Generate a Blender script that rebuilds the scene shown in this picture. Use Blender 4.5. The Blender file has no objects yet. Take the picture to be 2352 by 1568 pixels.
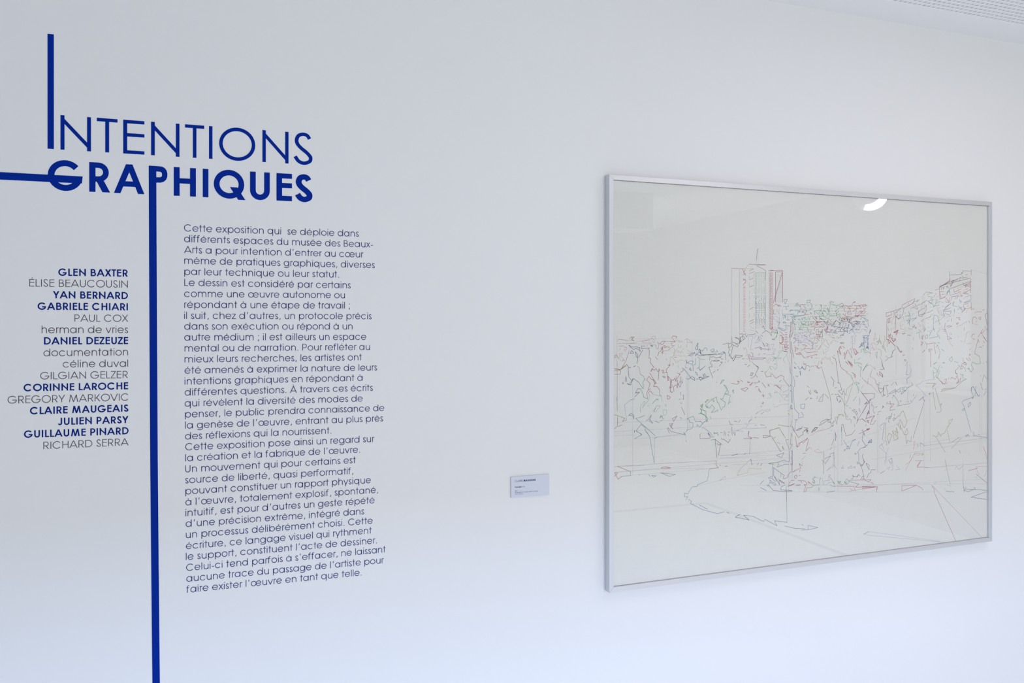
import bpy, bmesh, math, random
from mathutils import Vector
import numpy as np

sc = bpy.context.scene
COL = sc.collection
# ------------------------------------------------------------------ camera, world, light, exposure
F = 1829.0                      # focal length in pixels of the 2352 x 1568 frame
ALPHA = math.atan(F / 4874.0)   # yaw away from the wall normal
HORIZON = 735.0                 # picture row of the horizon
CX, CY, CZ = 0.0, -2.3575, 1.6
cam_d = bpy.data.cameras.new('camera')
cam = bpy.data.objects.new('camera', cam_d)
COL.objects.link(cam)
cam.location = (CX, CY, CZ)
cam.rotation_euler = (math.pi / 2, 0, -ALPHA)
cam_d.sensor_fit = 'HORIZONTAL'
cam_d.sensor_width = 36.0
cam_d.lens = 36.0 * F / 2352.0
cam_d.shift_y = -(784.0 - HORIZON) / 2352.0
cam_d.clip_start = 0.05
sc.camera = cam

world = bpy.data.worlds.new('sky')
sc.world = world
world.use_nodes = True
wn = world.node_tree.nodes
wn['Background'].inputs[0].default_value = (0.80, 0.90, 1.0, 1)
wn['Background'].inputs[1].default_value = 0.9

sc.view_settings.view_transform = 'Standard'
sc.view_settings.look = 'None'
sc.view_settings.exposure = 0.0
sc.view_settings.gamma = 1.0
sc.view_settings.use_curve_mapping = False

def area(name, loc, target, sx, sy, power, color, spread=180.0):
    d = bpy.data.lights.new(name, 'AREA')
    d.shape = 'RECTANGLE'
    d.size, d.size_y = sx, sy
    d.energy = power
    d.color = color
    d.spread = math.radians(spread)
    o = bpy.data.objects.new(name, d)
    COL.objects.link(o)
    o.location = loc
    o.rotation_euler = (Vector(target) - Vector(loc)).to_track_quat('-Z', 'Y').to_euler()
    return o

def rgbw(watt, r, g, b):
    m = max(r, g, b)
    return watt * m, (r / m, g / m, b / m)
# daylight entering through the glazed bay behind the photographer
p, c = rgbw(100, 1.0, 0.98, 0.91)
area('daylight_bay', (1.9, -6.45, 1.35), (1.9, 0, 1.3), 2.0, 2.0, p, c)
# blue skylight from high outside, cut off by the lintel of the bay
p, c = rgbw(400, 0.87, 1.24, 2.12)
area('skylight', (0.0, -13.0, 3.75), (0.0, 0, 0.5), 9.0, 0.6, p, c)


# ------------------------------------------------------------------ measuring helper: where a sight line of the photograph meets the wall
SA, CA = math.sin(ALPHA), math.cos(ALPHA)
def at(u, v, y=0.0):
    dx = SA + CA * (u - 1176.0) / F
    dy = CA - SA * (u - 1176.0) / F
    dz = (HORIZON - v) / F
    t = (y - CY) / dy
    return (CX + dx * t, CZ + dz * t)

# ------------------------------------------------------------------ materials
def s2l(c):
    return tuple((x / 255.0 / 12.92) if x / 255.0 <= 0.04045 else ((x / 255.0 + 0.055) / 1.055) ** 2.4 for x in c)

def mat(name, rgb, rough=0.6, metal=0.0, noise=0.0, scale=30.0, bump=0.0, bscale=200.0, spec=0.5, lin=False):
    m = bpy.data.materials.new(name)
    m.use_nodes = True
    nt = m.node_tree
    b = nt.nodes['Principled BSDF']
    c = tuple(rgb) if lin else s2l(rgb)
    b.inputs['Base Color'].default_value = (*c, 1)
    b.inputs['Roughness'].default_value = rough
    b.inputs['Metallic'].default_value = metal
    b.inputs['Specular IOR Level'].default_value = spec
    tc = nt.nodes.new('ShaderNodeTexCoord')
    if noise > 0:
        n = nt.nodes.new('ShaderNodeTexNoise')
        n.inputs['Scale'].default_value = scale
        n.inputs['Detail'].default_value = 4
        r = nt.nodes.new('ShaderNodeMapRange')
        r.inputs['To Min'].default_value = 1 - noise
        r.inputs['To Max'].default_value = 1 + noise
        mx = nt.nodes.new('ShaderNodeMix')
        mx.data_type = 'RGBA'; mx.blend_type = 'MULTIPLY'
        mx.inputs[0].default_value = 1.0
        mx.inputs[6].default_value = (*c, 1)
        nt.links.new(tc.outputs['Object'], n.inputs['Vector'])
        nt.links.new(n.outputs['Fac'], r.inputs['Value'])
        nt.links.new(r.outputs['Result'], mx.inputs[7])
        nt.links.new(mx.outputs[2], b.inputs['Base Color'])
    if bump > 0:
        n2 = nt.nodes.new('ShaderNodeTexNoise')
        n2.inputs['Scale'].default_value = bscale
        n2.inputs['Detail'].default_value = 3
        bp = nt.nodes.new('ShaderNodeBump')
        bp.inputs['Strength'].default_value = bump
        bp.inputs['Distance'].default_value = 0.002
        nt.links.new(tc.outputs['Object'], n2.inputs['Vector'])
        nt.links.new(n2.outputs['Fac'], bp.inputs['Height'])
        nt.links.new(bp.outputs['Normal'], b.inputs['Normal'])
    return m

M_WALL = mat('white_wall_paint', (0.80, 0.80, 0.80), 0.75, noise=0.012, scale=1.3, bump=0.05, bscale=160, spec=0.2, lin=True)
M_GREYWALL = mat('light_grey_wall_paint', (0.46, 0.46, 0.45), 0.75, noise=0.012, scale=1.3, spec=0.2, lin=True)
M_CEIL = mat('white_ceiling_paint', (0.95, 0.955, 0.96), 0.8, noise=0.01, scale=2, spec=0.2, lin=True)
M_FLOOR = mat('pale_floor', (0.90, 0.92, 0.94), 0.4, noise=0.03, scale=3, lin=True)
M_PLENUM = mat('plenum_felt', (0.78, 0.77, 0.77), 0.9, noise=0.35, scale=11, lin=True)
M_BLUE = mat('blue_vinyl', (0.0, 0.022, 0.275), 0.5, spec=0.04, lin=True)
M_BLUE_NAME = mat('deep_blue_vinyl', (0.003, 0.020, 0.20), 0.5, spec=0.04, lin=True)
M_BLUE_TEXT = mat('dark_blue_vinyl', (0.028, 0.036, 0.18), 0.5, spec=0.05, lin=True)
M_GREY_TEXT = mat('dark_grey_vinyl', (0.06, 0.045, 0.07), 0.5, spec=0.2, lin=True)
M_CARD = mat('card_white', (0.64, 0.67, 0.76), 0.5, noise=0.01, scale=40, spec=0.3, lin=True)
M_METAL_DARK = mat('joint_strip_metal', (0.25, 0.26, 0.3), 0.4, metal=0.6, lin=True)
M_WINFRAME = mat('window_frame_paint', (0.75, 0.76, 0.78), 0.5, lin=True)

def brushed(name, c, along_z):
    m = mat(name, c, 0.48, metal=0.4, lin=True)
    nt = m.node_tree
    b = nt.nodes['Principled BSDF']
    tc = nt.nodes.new('ShaderNodeTexCoord')
    mp = nt.nodes.new('ShaderNodeMapping')
    mp.inputs['Scale'].default_value = (400, 400, 6) if along_z else (6, 400, 400)
    n = nt.nodes.new('ShaderNodeTexNoise')
    n.inputs['Scale'].default_value = 2.0
    r = nt.nodes.new('ShaderNodeMapRange')
    r.inputs['To Min'].default_value = 0.34
    r.inputs['To Max'].default_value = 0.3
    nt.links.new(tc.outputs['Object'], mp.inputs['Vector'])
    nt.links.new(mp.outputs['Vector'], n.inputs['Vector'])
    nt.links.new(n.outputs['Fac'], r.inputs['Value'])
    nt.links.new(r.outputs['Result'], b.inputs['Roughness'])
    return m
M_ALU_H = brushed('brushed_aluminium_level', (0.71, 0.705, 0.71), False)
M_ALU_V = brushed('brushed_aluminium_upright', (0.68, 0.70, 0.73), True)

def glass_mat(name, faces, tint=(0.985, 0.99, 0.99)):
    m = bpy.data.materials.new(name)
    m.use_nodes = True
    nt = m.node_tree
    nt.nodes.clear()
    out = nt.nodes.new('ShaderNodeOutputMaterial')
    mix = nt.nodes.new('ShaderNodeMixShader')
    fr = nt.nodes.new('ShaderNodeFresnel')
    geo = nt.nodes.new('ShaderNodeNewGeometry')
    ior = nt.nodes.new('ShaderNodeMapRange')          # the same thin sheet from either side
    ior.inputs['To Min'].default_value = 1.5
    ior.inputs['To Max'].default_value = 1 / 1.5
    nt.links.new(geo.outputs['Backfacing'], ior.inputs['Value'])
    nt.links.new(ior.outputs['Result'], fr.inputs['IOR'])
    both = nt.nodes.new('ShaderNodeMath'); both.operation = 'MULTIPLY'; both.inputs[1].default_value = faces
    nt.links.new(fr.outputs[0], both.inputs[0])
    tr = nt.nodes.new('ShaderNodeBsdfTransparent'); tr.inputs[0].default_value = (*tint, 1)
    gl = nt.nodes.new('ShaderNodeBsdfGlossy'); gl.inputs['Roughness'].default_value = 0.0
    gl.inputs[0].default_value = (1, 1, 1, 1)
    nt.links.new(both.outputs[0], mix.inputs[0])
    nt.links.new(tr.outputs[0], mix.inputs[1])
    nt.links.new(gl.outputs[0], mix.inputs[2])
    nt.links.new(mix.outputs[0], out.inputs[0])
    return m
M_GLASS = glass_mat('picture_glass', 2.0)
M_PANE = glass_mat('window_glass', 1.0)

def emit(name, rgb, strength):
    m = bpy.data.materials.new(name)
    m.use_nodes = True
    nt = m.node_tree
    b = nt.nodes['Principled BSDF']
    b.inputs['Base Color'].default_value = (0.8, 0.8, 0.8, 1)
    b.inputs['Emission Color'].default_value = (*rgb, 1)
    b.inputs['Emission Strength'].default_value = strength
    return m
M_LAMP = emit('lamp_diffuser', (0.95, 1.0, 1.0), 14.0)
M_LAMP_BODY = mat('lamp_body_white', (0.8, 0.8, 0.8), 0.4, lin=True)

# silk sheet: off-white with a fine woven relief
M_SILK = mat('woven_silk', (0.775, 0.765, 0.725), 0.7, noise=0.012, scale=6, spec=0.1, lin=True)
def weave(m):
    nt = m.node_tree
    b = nt.nodes['Principled BSDF']
    tc = nt.nodes.new('ShaderNodeTexCoord')
    outs = []
    for direction in ('X', 'Z'):
        w = nt.nodes.new('ShaderNodeTexWave')
        w.bands_direction = direction
        w.inputs['Scale'].default_value = 95.0
        w.inputs['Distortion'].default_value = 3.0
        nt.links.new(tc.outputs['Object'], w.inputs['Vector'])
        outs.append(w)
    ad = nt.nodes.new('ShaderNodeMath'); ad.operation = 'ADD'
    nt.links.new(outs[0].outputs['Fac'], ad.inputs[0])
    nt.links.new(outs[1].outputs['Fac'], ad.inputs[1])
    bp = nt.nodes.new('ShaderNodeBump')
    bp.inputs['Strength'].default_value = 0.22
    bp.inputs['Distance'].default_value = 0.0006
    nt.links.new(ad.outputs[0], bp.inputs['Height'])
    nt.links.new(bp.outputs['Normal'], b.inputs['Normal'])
weave(M_SILK)

# ------------------------------------------------------------------ object helpers
def link_mesh(name, verts, faces, m, parent=None, mats=None, mi=None, smooth=False):
    me = bpy.data.meshes.new(name)
    me.from_pydata(verts, [], faces)
    if mats:
        for x in mats: me.materials.append(x)
        if mi is not None: me.polygons.foreach_set('material_index', mi)
    else:
        me.materials.append(m)
    if smooth: me.polygons.foreach_set('use_smooth', [True] * len(me.polygons))
    me.update()
    o = bpy.data.objects.new(name, me)
    COL.objects.link(o)
    if parent is not None: o.parent = parent
    return o

def box_vf(a, b):
    (x0, y0, z0), (x1, y1, z1) = a, b
    v = [(x0,y0,z0),(x1,y0,z0),(x1,y1,z0),(x0,y1,z0),(x0,y0,z1),(x1,y0,z1),(x1,y1,z1),(x0,y1,z1)]
    f = [(0,3,2,1),(4,5,6,7),(0,1,5,4),(1,2,6,5),(2,3,7,6),(3,0,4,7)]
    return v, f

def box(name, a, b, m, parent=None):
    v, f = box_vf(a, b)
    return link_mesh(name, v, f, m, parent)

def boxes(name, lst, m, parent=None):
    V, Fc = [], []
    for a, b in lst:
        v, f = box_vf(a, b)
        n = len(V); V += v; Fc += [tuple(i + n for i in q) for q in f]
    return link_mesh(name, V, Fc, m, parent)

def struct(o):
    o['kind'] = 'structure'
    return o

def thing(name, loc, label, cat, group=None):
    o = bpy.data.objects.new(name, None)
    o.empty_display_size = 0.1
    COL.objects.link(o)
    o.location = loc
    tag(o, label, cat, group)
    return o

def tag(o, label, cat, group=None):
    o['label'] = label; o['category'] = cat
    if group: o['group'] = group
    return o

def hang(child, parent):
    """parent a part whose mesh is written in world coordinates"""
    child.parent = parent
    child.location = -parent.location
    return child

# ------------------------------------------------------------------ the room
X0, X1, Y0, H = -3.2, 5.2, -6.6, 2.748
T = 0.2
struct(box('wall_back', (X0 - T, 0, -0.1), (X1 + T, T, H + 0.3), M_WALL))
struct(box('floor', (X0 - T, Y0 - T, -0.1), (X1 + T, 0, 0.0), M_FLOOR))
struct(box('wall_left', (X0 - T, Y0 - T, 0), (X0, 0, H + 0.3), M_GREYWALL))

# right wall with one window
WY0, WY1, WZ0, WZ1 = -2.56, -1.98, 1.08, 1.84
struct(boxes('wall_right', [((X1, Y0 - T, 0), (X1 + T, WY0, H + 0.3)), ((X1, WY1, 0), (X1 + T, 0, H + 0.3)),
                            ((X1, WY0, 0), (X1 + T, WY1, WZ0)), ((X1, WY0, WZ1), (X1 + T, WY1, H + 0.3))], M_GREYWALL))
# wall behind the photographer with the wide glazed bay
FX0, FX1, FZ0, FZ1 = -2.6, 2.9, 0.02, 2.35
struct(boxes('wall_front', [((X0 - T, Y0 - T, 0), (FX0, Y0, H + 0.3)), ((FX1, Y0 - T, 0), (X1 + T, Y0, H + 0.3)),
                            ((FX0, Y0 - T, FZ1), (FX1, Y0, H + 0.3)), ((FX0, Y0 - T, 0), (FX1, Y0, FZ0))], M_GREYWALL))

def window(name, horizontal, lo, hi, z0, z1, plane, n):
    """n panes; horizontal: glazing runs along x, else along y"""
    w = 0.05
    bars = []
    def bx(a0, a1, c0, c1):
        if horizontal: bars.append(((a0, plane - 0.1, c0), (a1, plane - 0.04, c1)))
        else: bars.append(((plane + 0.04, a0, c0), (plane + 0.1, a1, c1)))
    bx(lo, hi, z0, z0 + w); bx(lo, hi, z1 - w, z1)
    for i in range(n + 1):
        a = lo + (hi - lo - w) * i / n
        bx(a, a + w, z0 + w, z1 - w)
    fr = struct(boxes(name, bars, M_WINFRAME))
    for i in range(n):
        a = lo + (hi - lo - w) * i / n + w
        b = lo + (hi - lo - w) * (i + 1) / n
        if horizontal: box('pane', (a, plane - 0.075, z0 + w), (b, plane - 0.069, z1 - w), M_PANE, fr)
        else: box('pane', (plane + 0.069, a, z0 + w), (plane + 0.075, b, z1 - w), M_PANE, fr)
window('window_1', True, FX0, FX1, FZ0, FZ1, Y0, 4)
window('window_2', False, WY0, WY1, WZ0, WZ1, X1, 1)
struct(box('trim_1', (X1 - 0.06, WY0 - 0.05, WZ0 - 0.03), (X1, WY1 + 0.05, WZ0), M_WINFRAME))

# ceiling: plain margin, perforated field, dark void over it
PY0, PY1, PX0, PX1 = -2.25, -0.1515, -0.6, X1 - 0.2
PITCH, RAD = 0.02262, 0.0056
ceil = struct(boxes('ceiling', [((X0 - T, PY1, H), (X1 + T, 0, H + 0.012)), ((X0 - T, Y0 - T, H), (X1 + T, PY0, H + 0.012)),
                                ((X0 - T, PY0, H), (PX0, PY1, H + 0.012)), ((PX1, PY0, H), (X1 + T, PY1, H + 0.012))], M_CEIL))
struct(box('ceiling_void', (X0 - T, Y0 - T, H + 0.09), (X1 + T, T, H + 0.2), M_GREYWALL))
def perforated():
    nx = int((PX1 - PX0) / PITCH); ny = int((PY1 - PY0) / PITCH)
    K = 12
    # one cell: square outline (K points) + hole ring (K points) + upper hole ring
    ang = [math.pi / 4 + 2 * math.pi * k / K for k in range(K)]
    ring = []
    for a in ang:
        c, s = math.cos(a), math.sin(a)
        q = max(abs(c), abs(s))
        ring.append((c / q * PITCH / 2, s / q * PITCH / 2))
    cell = np.array([(x, y, 0) for x, y in ring] + [(RAD * math.cos(a), RAD * math.sin(a), 0) for a in ang] +
                    [(RAD * math.cos(a), RAD * math.sin(a), 0.0015) for a in ang])
    quads = []
    for k in range(K):
        j = (k + 1) % K
        quads.append((k, k + K, j + K, j))
        quads.append((k + K, k + 2 * K, j + 2 * K, j + K))
    quads = np.array(quads)
    # phase of the grid measured off the photograph: a hole sits at x = 2.2942, first row at y = -0.1628
    gx = np.arange(-200, 400) * PITCH + 2.2942
    gx = gx[(gx > PX0 + PITCH / 2) & (gx < PX1 - PITCH / 2)]
    gy = PY1 - PITCH / 2 - np.arange(ny) * PITCH
    V, Q = [], []
    off = 0
    XX, YY = np.meshgrid(gx, gy)
    C = np.stack([XX.ravel(), YY.ravel(), np.full(XX.size, H)], 1)
    V = (C[:, None, :] + cell[None]).reshape(-1, 3)
    Q = (quads[None] + (np.arange(len(C)) * len(cell))[:, None, None]).reshape(-1, 4)
    me = bpy.data.meshes.new('perforated_field')
    me.vertices.add(len(V)); me.vertices.foreach_set('co', V.ravel())
    me.loops.add(Q.size); me.loops.foreach_set('vertex_index', Q.ravel())
    me.polygons.add(len(Q))
    me.polygons.foreach_set('loop_start', np.arange(len(Q)) * 4)
    me.polygons.foreach_set('loop_total', np.full(len(Q), 4))
    me.materials.append(M_CEIL)
    me.update(calc_edges=True)
    o = bpy.data.objects.new('perforated_field', me)
    COL.objects.link(o); o.parent = ceil
    o['kind'] = 'stuff'
    box('felt_backing', (PX0, PY0, H + 0.002), (PX1, PY1, H + 0.008), M_PLENUM, ceil)
    # rim pieces that close the gap between the cell grid and the plain margin
    xa, xb = gx[0] - PITCH / 2, gx[-1] + PITCH / 2
    yb = gy[-1] - PITCH / 2
    boxes('panel_rim', [((PX0, PY0, H), (xa, PY1, H + 0.012)), ((xb, PY0, H), (PX1, PY1, H + 0.012)),
                        ((xa, PY0, H), (xb, yb, H + 0.012))], M_CEIL, ceil)
perforated()
# bulkhead seen mirrored in the picture glass
struct(box('trim_2', (0.2, -4.35, 2.42), (3.73, -4.0, H), M_GREYWALL))
# narrow metal joint strip in the floor
struct(boxes('trim_3', [((1.0, -3.64, 0.0), (4.05, -3.60, 0.004)), ((4.01, -3.60, 0.0), (4.05, -1.2, 0.004))], M_METAL_DARK))
struct(box('baseboard_back', (X0, -0.012, 0.0), (X1, 0, 0.07), M_WALL))

VN, VT = 1.0, 1.0      # height scale of the small lettering
WU, WL, WG = 0.00122, 0.00092, 0.0009   # thread widths in metres
# ------------------------------------------------------------------ stroke letters (round geometric sans)
CAP, XH, DESC = 718.0, 540.0, -190.0
def strip(pts, w, closed=False):
    """offset a centre line into quads"""
    P = [Vector(p) for p in pts]
    n = len(P)
    L, Rr = [], []
    for i in range(n):
        if closed: a, b, c = P[i - 1], P[i], P[(i + 1) % n]
        else: a, b, c = P[max(i - 1, 0)], P[i], P[min(i + 1, n - 1)]
        d1 = (b - a) if (b - a).length > 1e-6 else (c - b)
        d2 = (c - b) if (c - b).length > 1e-6 else (b - a)
        d1 = d1.normalized(); d2 = d2.normalized()
        n1 = Vector((-d1.y, d1.x)); n2 = Vector((-d2.y, d2.x))
        m = (n1 + n2)
        m = m.normalized() if m.length > 1e-6 else n1
        k = w / 2 / max(0.35, m.dot(n1))
        L.append(b + m * k); Rr.append(b - m * k)
    q = []
    for i in range(n if closed else n - 1):
        j = (i + 1) % n
        q.append([tuple(L[i]), tuple(Rr[i]), tuple(Rr[j]), tuple(L[j])])
    return q

def arcp(cx, cy, rx, ry, a0, a1, n=None):
    n = n or max(4, int(abs(a1 - a0) / 12))
    return [(cx + rx * math.cos(math.radians(a0 + (a1 - a0) * i / n)), cy + ry * math.sin(math.radians(a0 + (a1 - a0) * i / n))) for i in range(n + 1)]

def ring(x0, x1, y0, y1, w, a0=None, a1=None, n=None):
    cx, cy = (x0 + x1) / 2, (y0 + y1) / 2
    rx, ry = (x1 - x0 - w) / 2, (y1 - y0 - w) / 2
    if a0 is None: return strip(arcp(cx, cy, rx, ry, 0, 360, n or 32)[:-1], w, True)
    return strip(arcp(cx, cy, rx, ry, a0, a1, n), w)

def rect(x0, x1, y0, y1): return [[(x0, y0), (x1, y0), (x1, y1), (x0, y1)]]
def lean(xb, y0, xt, y1, hw): return [[(xb, y0), (xb + hw, y0), (xt + hw, y1), (xt, y1)]]
def hwid(w, dx, dy): return w * math.sqrt(1 + (dx / dy) ** 2)

def spline(pts, k=5):
    out = []
    n = len(pts)
    for i in range(n - 1):
        p0, p1, p2, p3 = pts[max(i - 1, 0)], pts[i], pts[i + 1], pts[min(i + 2, n - 1)]
        for j in range(k):
            t = j / k
            out.append(tuple(0.5 * ((2 * p1[d]) + (-p0[d] + p2[d]) * t + (2 * p0[d] - 5 * p1[d] + 4 * p2[d] - p3[d]) * t * t + (-p0[d] + 3 * p1[d] - 3 * p2[d] + p3[d]) * t ** 3) for d in (0, 1)))
    out.append(tuple(pts[-1]))
    return out

def ess(x0, x1, y0, y1, w, k=5):
    U = [(.93,.85),(.78,.965),(.52,1.0),(.24,.94),(.12,.78),(.2,.635),(.42,.51),(.72,.385),(.93,.27),(1.0,.19),(.93,.07),(.58,0),(.25,.06),(.03,.22)]
    X0_, X1_, Y0_, Y1_ = x0 + w / 2, x1 - w / 2, y0 + w / 2, y1 - w / 2
    return strip(spline([(X0_ + (X1_ - X0_) * a, Y0_ + (Y1_ - Y0_) * b) for a, b in U], k), w)

def glyph(ch, w, bold=False):
    """returns (advance, quads)"""
    v = w * 0.92      # level strokes are a hair thinner
    o = 10
    if ch in 'ÉÈÊ':
        a, q = glyph('E', w, bold); return a, q + accent(ch, a / 2 + 20, CAP, w)
    if ch in 'ÀÁ':
        a, q = glyph('A', w, bold); return a, q + accent(ch, a / 2, CAP, w)
    if ch in 'éèê':
        a, q = glyph('e', w, bold); return a, q + accent(ch, 322, XH, w)
    if ch in 'àâ':
        a, q = glyph('a', w, bold); return a, q + accent(ch, 330, XH, w)
    if ch == ' ': return (277 if not bold else 280), []
    if ch == 'A':
        c = 370; dx = c - 14 - w * 0.6
        hw = hwid(w, dx, CAP)
        return 740, lean(12, 0, c - hw / 2, CAP, hw) + lean(728 - hw, 0, c - hw / 2, CAP, hw) + rect(12 + 0.27 * (c - 12) + hw * .5, 728 - 0.27 * (c - 12) - hw * .5, CAP * .235, CAP * .235 + v)
    if ch == 'B':
        r1 = (CAP - v - 385) / 2 + 0
        q = rect(75, 75 + w, 0, CAP)
        m = CAP * 0.52
        def bowl(ya, yb, xr):
            rr = (yb - ya) / 2
            return strip([(75 + w * .5, yb)] + arcp(xr - w / 2 - rr, (ya + yb) / 2, rr, rr, 90, -90) + [(75 + w * .5, ya)], v)
        return 574 + (20 if bold else 0), q + bowl(m, CAP - v / 2, 470 if not bold else 500) + bowl(v / 2, m, 530 if not bold else 560)
    if ch == 'C': return 813, ring(43, 800, -o, CAP + o, w, 41, 319, 24)
    if ch == 'D':
        rx, ry = 330, (CAP - v) / 2
        xr = 695 if not bold else 665
        return 744 if not bold else 700, rect(75, 75 + w, 0, CAP) + strip([(75 + w * .5, CAP - v / 2)] + arcp(xr - w / 2 - ry * .98, CAP / 2, ry * .98, ry, 90, -90) + [(75 + w * .5, v / 2)], v)
    if ch == 'E':
        xr = 490 if not bold else 470
        return 536 if not bold else 520, rect(75, 75 + w, 0, CAP) + rect(75 + w, xr, 0, v) + rect(75 + w, xr, CAP - v, CAP) + rect(75 + w, xr, CAP * .56 - v / 2, CAP * .56 + v / 2)
    if ch == 'F':
        return 485, rect(75, 75 + w, 0, CAP) + rect(75 + w, 450, CAP - v, CAP) + rect(75 + w, 450, CAP * .53 - v / 2, CAP * .53 + v / 2)
    if ch == 'G':
        return 872 if not bold else 840, ring(40, 820 if not bold else 790, -o, CAP + o, w, 40, 357, 26) + rect(430, (820 if not bold else 790) - w * .3, CAP * .5 - v, CAP * .5)
    if ch == 'H':
        return 683, rect(75, 75 + w, 0, CAP) + rect(608 - w, 608, 0, CAP) + rect(75 + w, 608 - w, CAP * .53 - v / 2, CAP * .53 + v / 2)
    if ch == 'I': return (226 if not bold else 280), rect(113 - w / 2, 113 + w / 2, 0, CAP) if not bold else rect(140 - w / 2, 140 + w / 2, 0, CAP)
    if ch == 'J':
        r = (405 - 20 - w) / 2
        return 482, strip([(405 - w / 2, CAP), (405 - w / 2, r + w / 2)] + arcp(405 - w / 2 - r, r + w / 2 - o, r, r, 0, -165)[1:], w)
    if ch == 'K':
        hw = hwid(w, 330, 360)
        return 591, rect(75, 75 + w, 0, CAP) + lean(75 + w, 290, 530 - hw, CAP, hw) + lean(575 - hw, 0, 75 + w + 60, 360, hw)
    if ch == 'L': return 462 if not bold else 440, rect(75, 75 + w, 0, CAP) + rect(75 + w, 440 if not bold else 425, 0, v)
    if ch == 'M':
        h1 = hwid(w, 110, CAP); h2 = hwid(w, 250, CAP)
        return 919, lean(70, 0, 185, CAP, h1) + lean(849 - h1, 0, 734 - h1, CAP, h1) + lean(460 - h2 / 2, 0, 185 + h1 * .1, CAP, h2 * .96) + lean(460 - h2 / 2, 0, 734 - h2, CAP, h2 * .96)
    if ch == 'N':
        h = w * 1.5 if not bold else w * 1.35
        q = rect(75, 75 + w, 0, CAP) + rect(665 - w, 665, 0, CAP)
        d = [[(75, CAP + 8), (75, CAP - h * 1.35), (665, -8), (665, h * 1.35)]]
        d = [[(75, CAP + 8), (75 + w * .2, CAP - h * 1.0), (665, -8), (665 - w * .2, h * 1.0)]]
        return 740, q + d
    if ch == 'O': return 869 if not bold else 840, ring(40, 829 if not bold else 800, -o, CAP + o, w, n=36)
    if ch == 'P' or ch == 'R':
        xr = 530 if not bold else 525
        m = CAP * (.42 if ch == 'P' else .44)
        rr = (CAP - v / 2 - m) / 2
        q = rect(75, 75 + w, 0, CAP) + strip([(75 + w * .5, CAP - v / 2)] + arcp(xr - w / 2 - rr, (CAP - v / 2 + m) / 2, rr, rr, 90, -90) + [(75 + w * .5, m)], v)
        if ch == 'R':
            hw = hwid(w, 230, m)
            q += lean(xr + 25 - hw, 0, 300 - hw * .5, m, hw)
        return (592 if ch == 'P' else 607) if not bold else (560 if ch == 'P' else 580), q
    if ch == 'Q':
        hw = hwid(w, 200, 250)
        return 871 if not bold else 840, ring(40, 829 if not bold else 800, -o, CAP + o, w, n=36) + lean(845 - hw if not bold else 830 - hw, -30, 440, CAP * .40, hw)
    if ch == 'S': return 498 if not bold else 520, ess(35, 450 if not bold else 480, -o, CAP + o, w)
    if ch == 'T': return 426, rect(8, 418, CAP - v, CAP) + rect(213 - w / 2, 213 + w / 2, 0, CAP - v)
    if ch == 'U':
        rx = (575 - 80 - w) / 2
        return 655, strip([(80 + w / 2, CAP), (80 + w / 2, rx + w / 2)] + arcp(327.5, rx + w / 2 - o, rx, rx, 180, 360)[1:-1] + [(575 - w / 2, rx + w / 2), (575 - w / 2, CAP)], w)
    if ch == 'V':
        hw = hwid(w, 330, CAP)
        return 702, lean(351 - hw / 2, 0, 8, CAP, hw) + lean(351 - hw / 2, 0, 694 - hw, CAP, hw)
    if ch == 'X':
        hw = hwid(w, 480, CAP)
        return 609, lean(12, 0, 580 - hw, CAP, hw) + lean(597 - hw, 0, 28, CAP, hw)
    if ch == 'Y':
        hw = hwid(w, 260, CAP - 290)
        return 592, rect(296 - w / 2, 296 + w / 2, 0, 310) + lean(296 - hw / 2, 290, 8, CAP, hw) + lean(296 - hw / 2, 290, 584 - hw, CAP, hw)
    if ch == 'Z':
        hw = hwid(w, 340, CAP)
        return 480, rect(15, 460, 0, v) + rect(25, 450, CAP - v, CAP) + lean(15, v, 450 - hw, CAP - v, hw)
    # ---- lower case
    if ch == 'a': return 683, ring(42, 590, -o, XH + o, w) + rect(608 - w, 608, 0, XH)
    if ch == 'b': return 682, ring(93, 641, -o, XH + o, w) + rect(75, 75 + w, 0, CAP + 20)
    if ch == 'c': return 647, ring(43, 620, -o, XH + o, w, 38, 322, 20)
    if ch == 'd': return 685, ring(42, 590, -o, XH + o, w) + rect(610 - w, 610, 0, CAP + 20)
    if ch == 'e': return 650, ring(40, 608, -o, XH + o, w, 5, 328, 24) + rect(40 + w, 608 - w * .6, XH * .5 - v * .5, XH * .5 + v * .45)
    if ch == 'f':
        r = 95
        return 351, strip([(115, 0), (115, CAP - r - 10)] + arcp(115 + r + 10, CAP - r - 10 + 20 - w / 2, r + 10, r, 180, 85)[1:] + [(290, CAP + 20 - w / 2)], w) + rect(15, 260, XH - v, XH)
    if ch == 'g':
        r = 270 - w / 2
        return 673, ring(42, 585, -o, XH + o, w) + strip([(603 - w / 2, XH), (603 - w / 2, -20)] + arcp(322, -20, 281 - w / 2, 175 - w / 2 + 5, 0, -160)[1:], w)
    if ch == 'h': return 610, rect(75, 75 + w, 0, CAP + 20) + arch(75, 540, w)
    if ch == 'i': return 200, rect(100 - w / 2, 100 + w / 2, 0, XH) + rect(100 - w * .55, 100 + w * .55, CAP - w * .8, CAP + w * .3)
    if ch == 'j': return 203, rect(100 - w / 2, 100 + w / 2, DESC, XH)
    if ch == 'k':
        hw = hwid(w, 200, 280)
        return 502, rect(75, 75 + w, 0, CAP + 20) + lean(75 + w, 230, 440 - hw, XH, hw) + lean(485 - hw, 0, 75 + w + 50, 290, hw)
    if ch == 'l': return 200, rect(100 - w / 2, 100 + w / 2, 0, CAP + 20)
    if ch == 'm': return 938, rect(75, 75 + w, 0, XH) + arch(75, 505, w) + arch(505 - w, 870, w)
    if ch == 'n': return 610, rect(75, 75 + w, 0, XH) + arch(75, 540, w)
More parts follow.
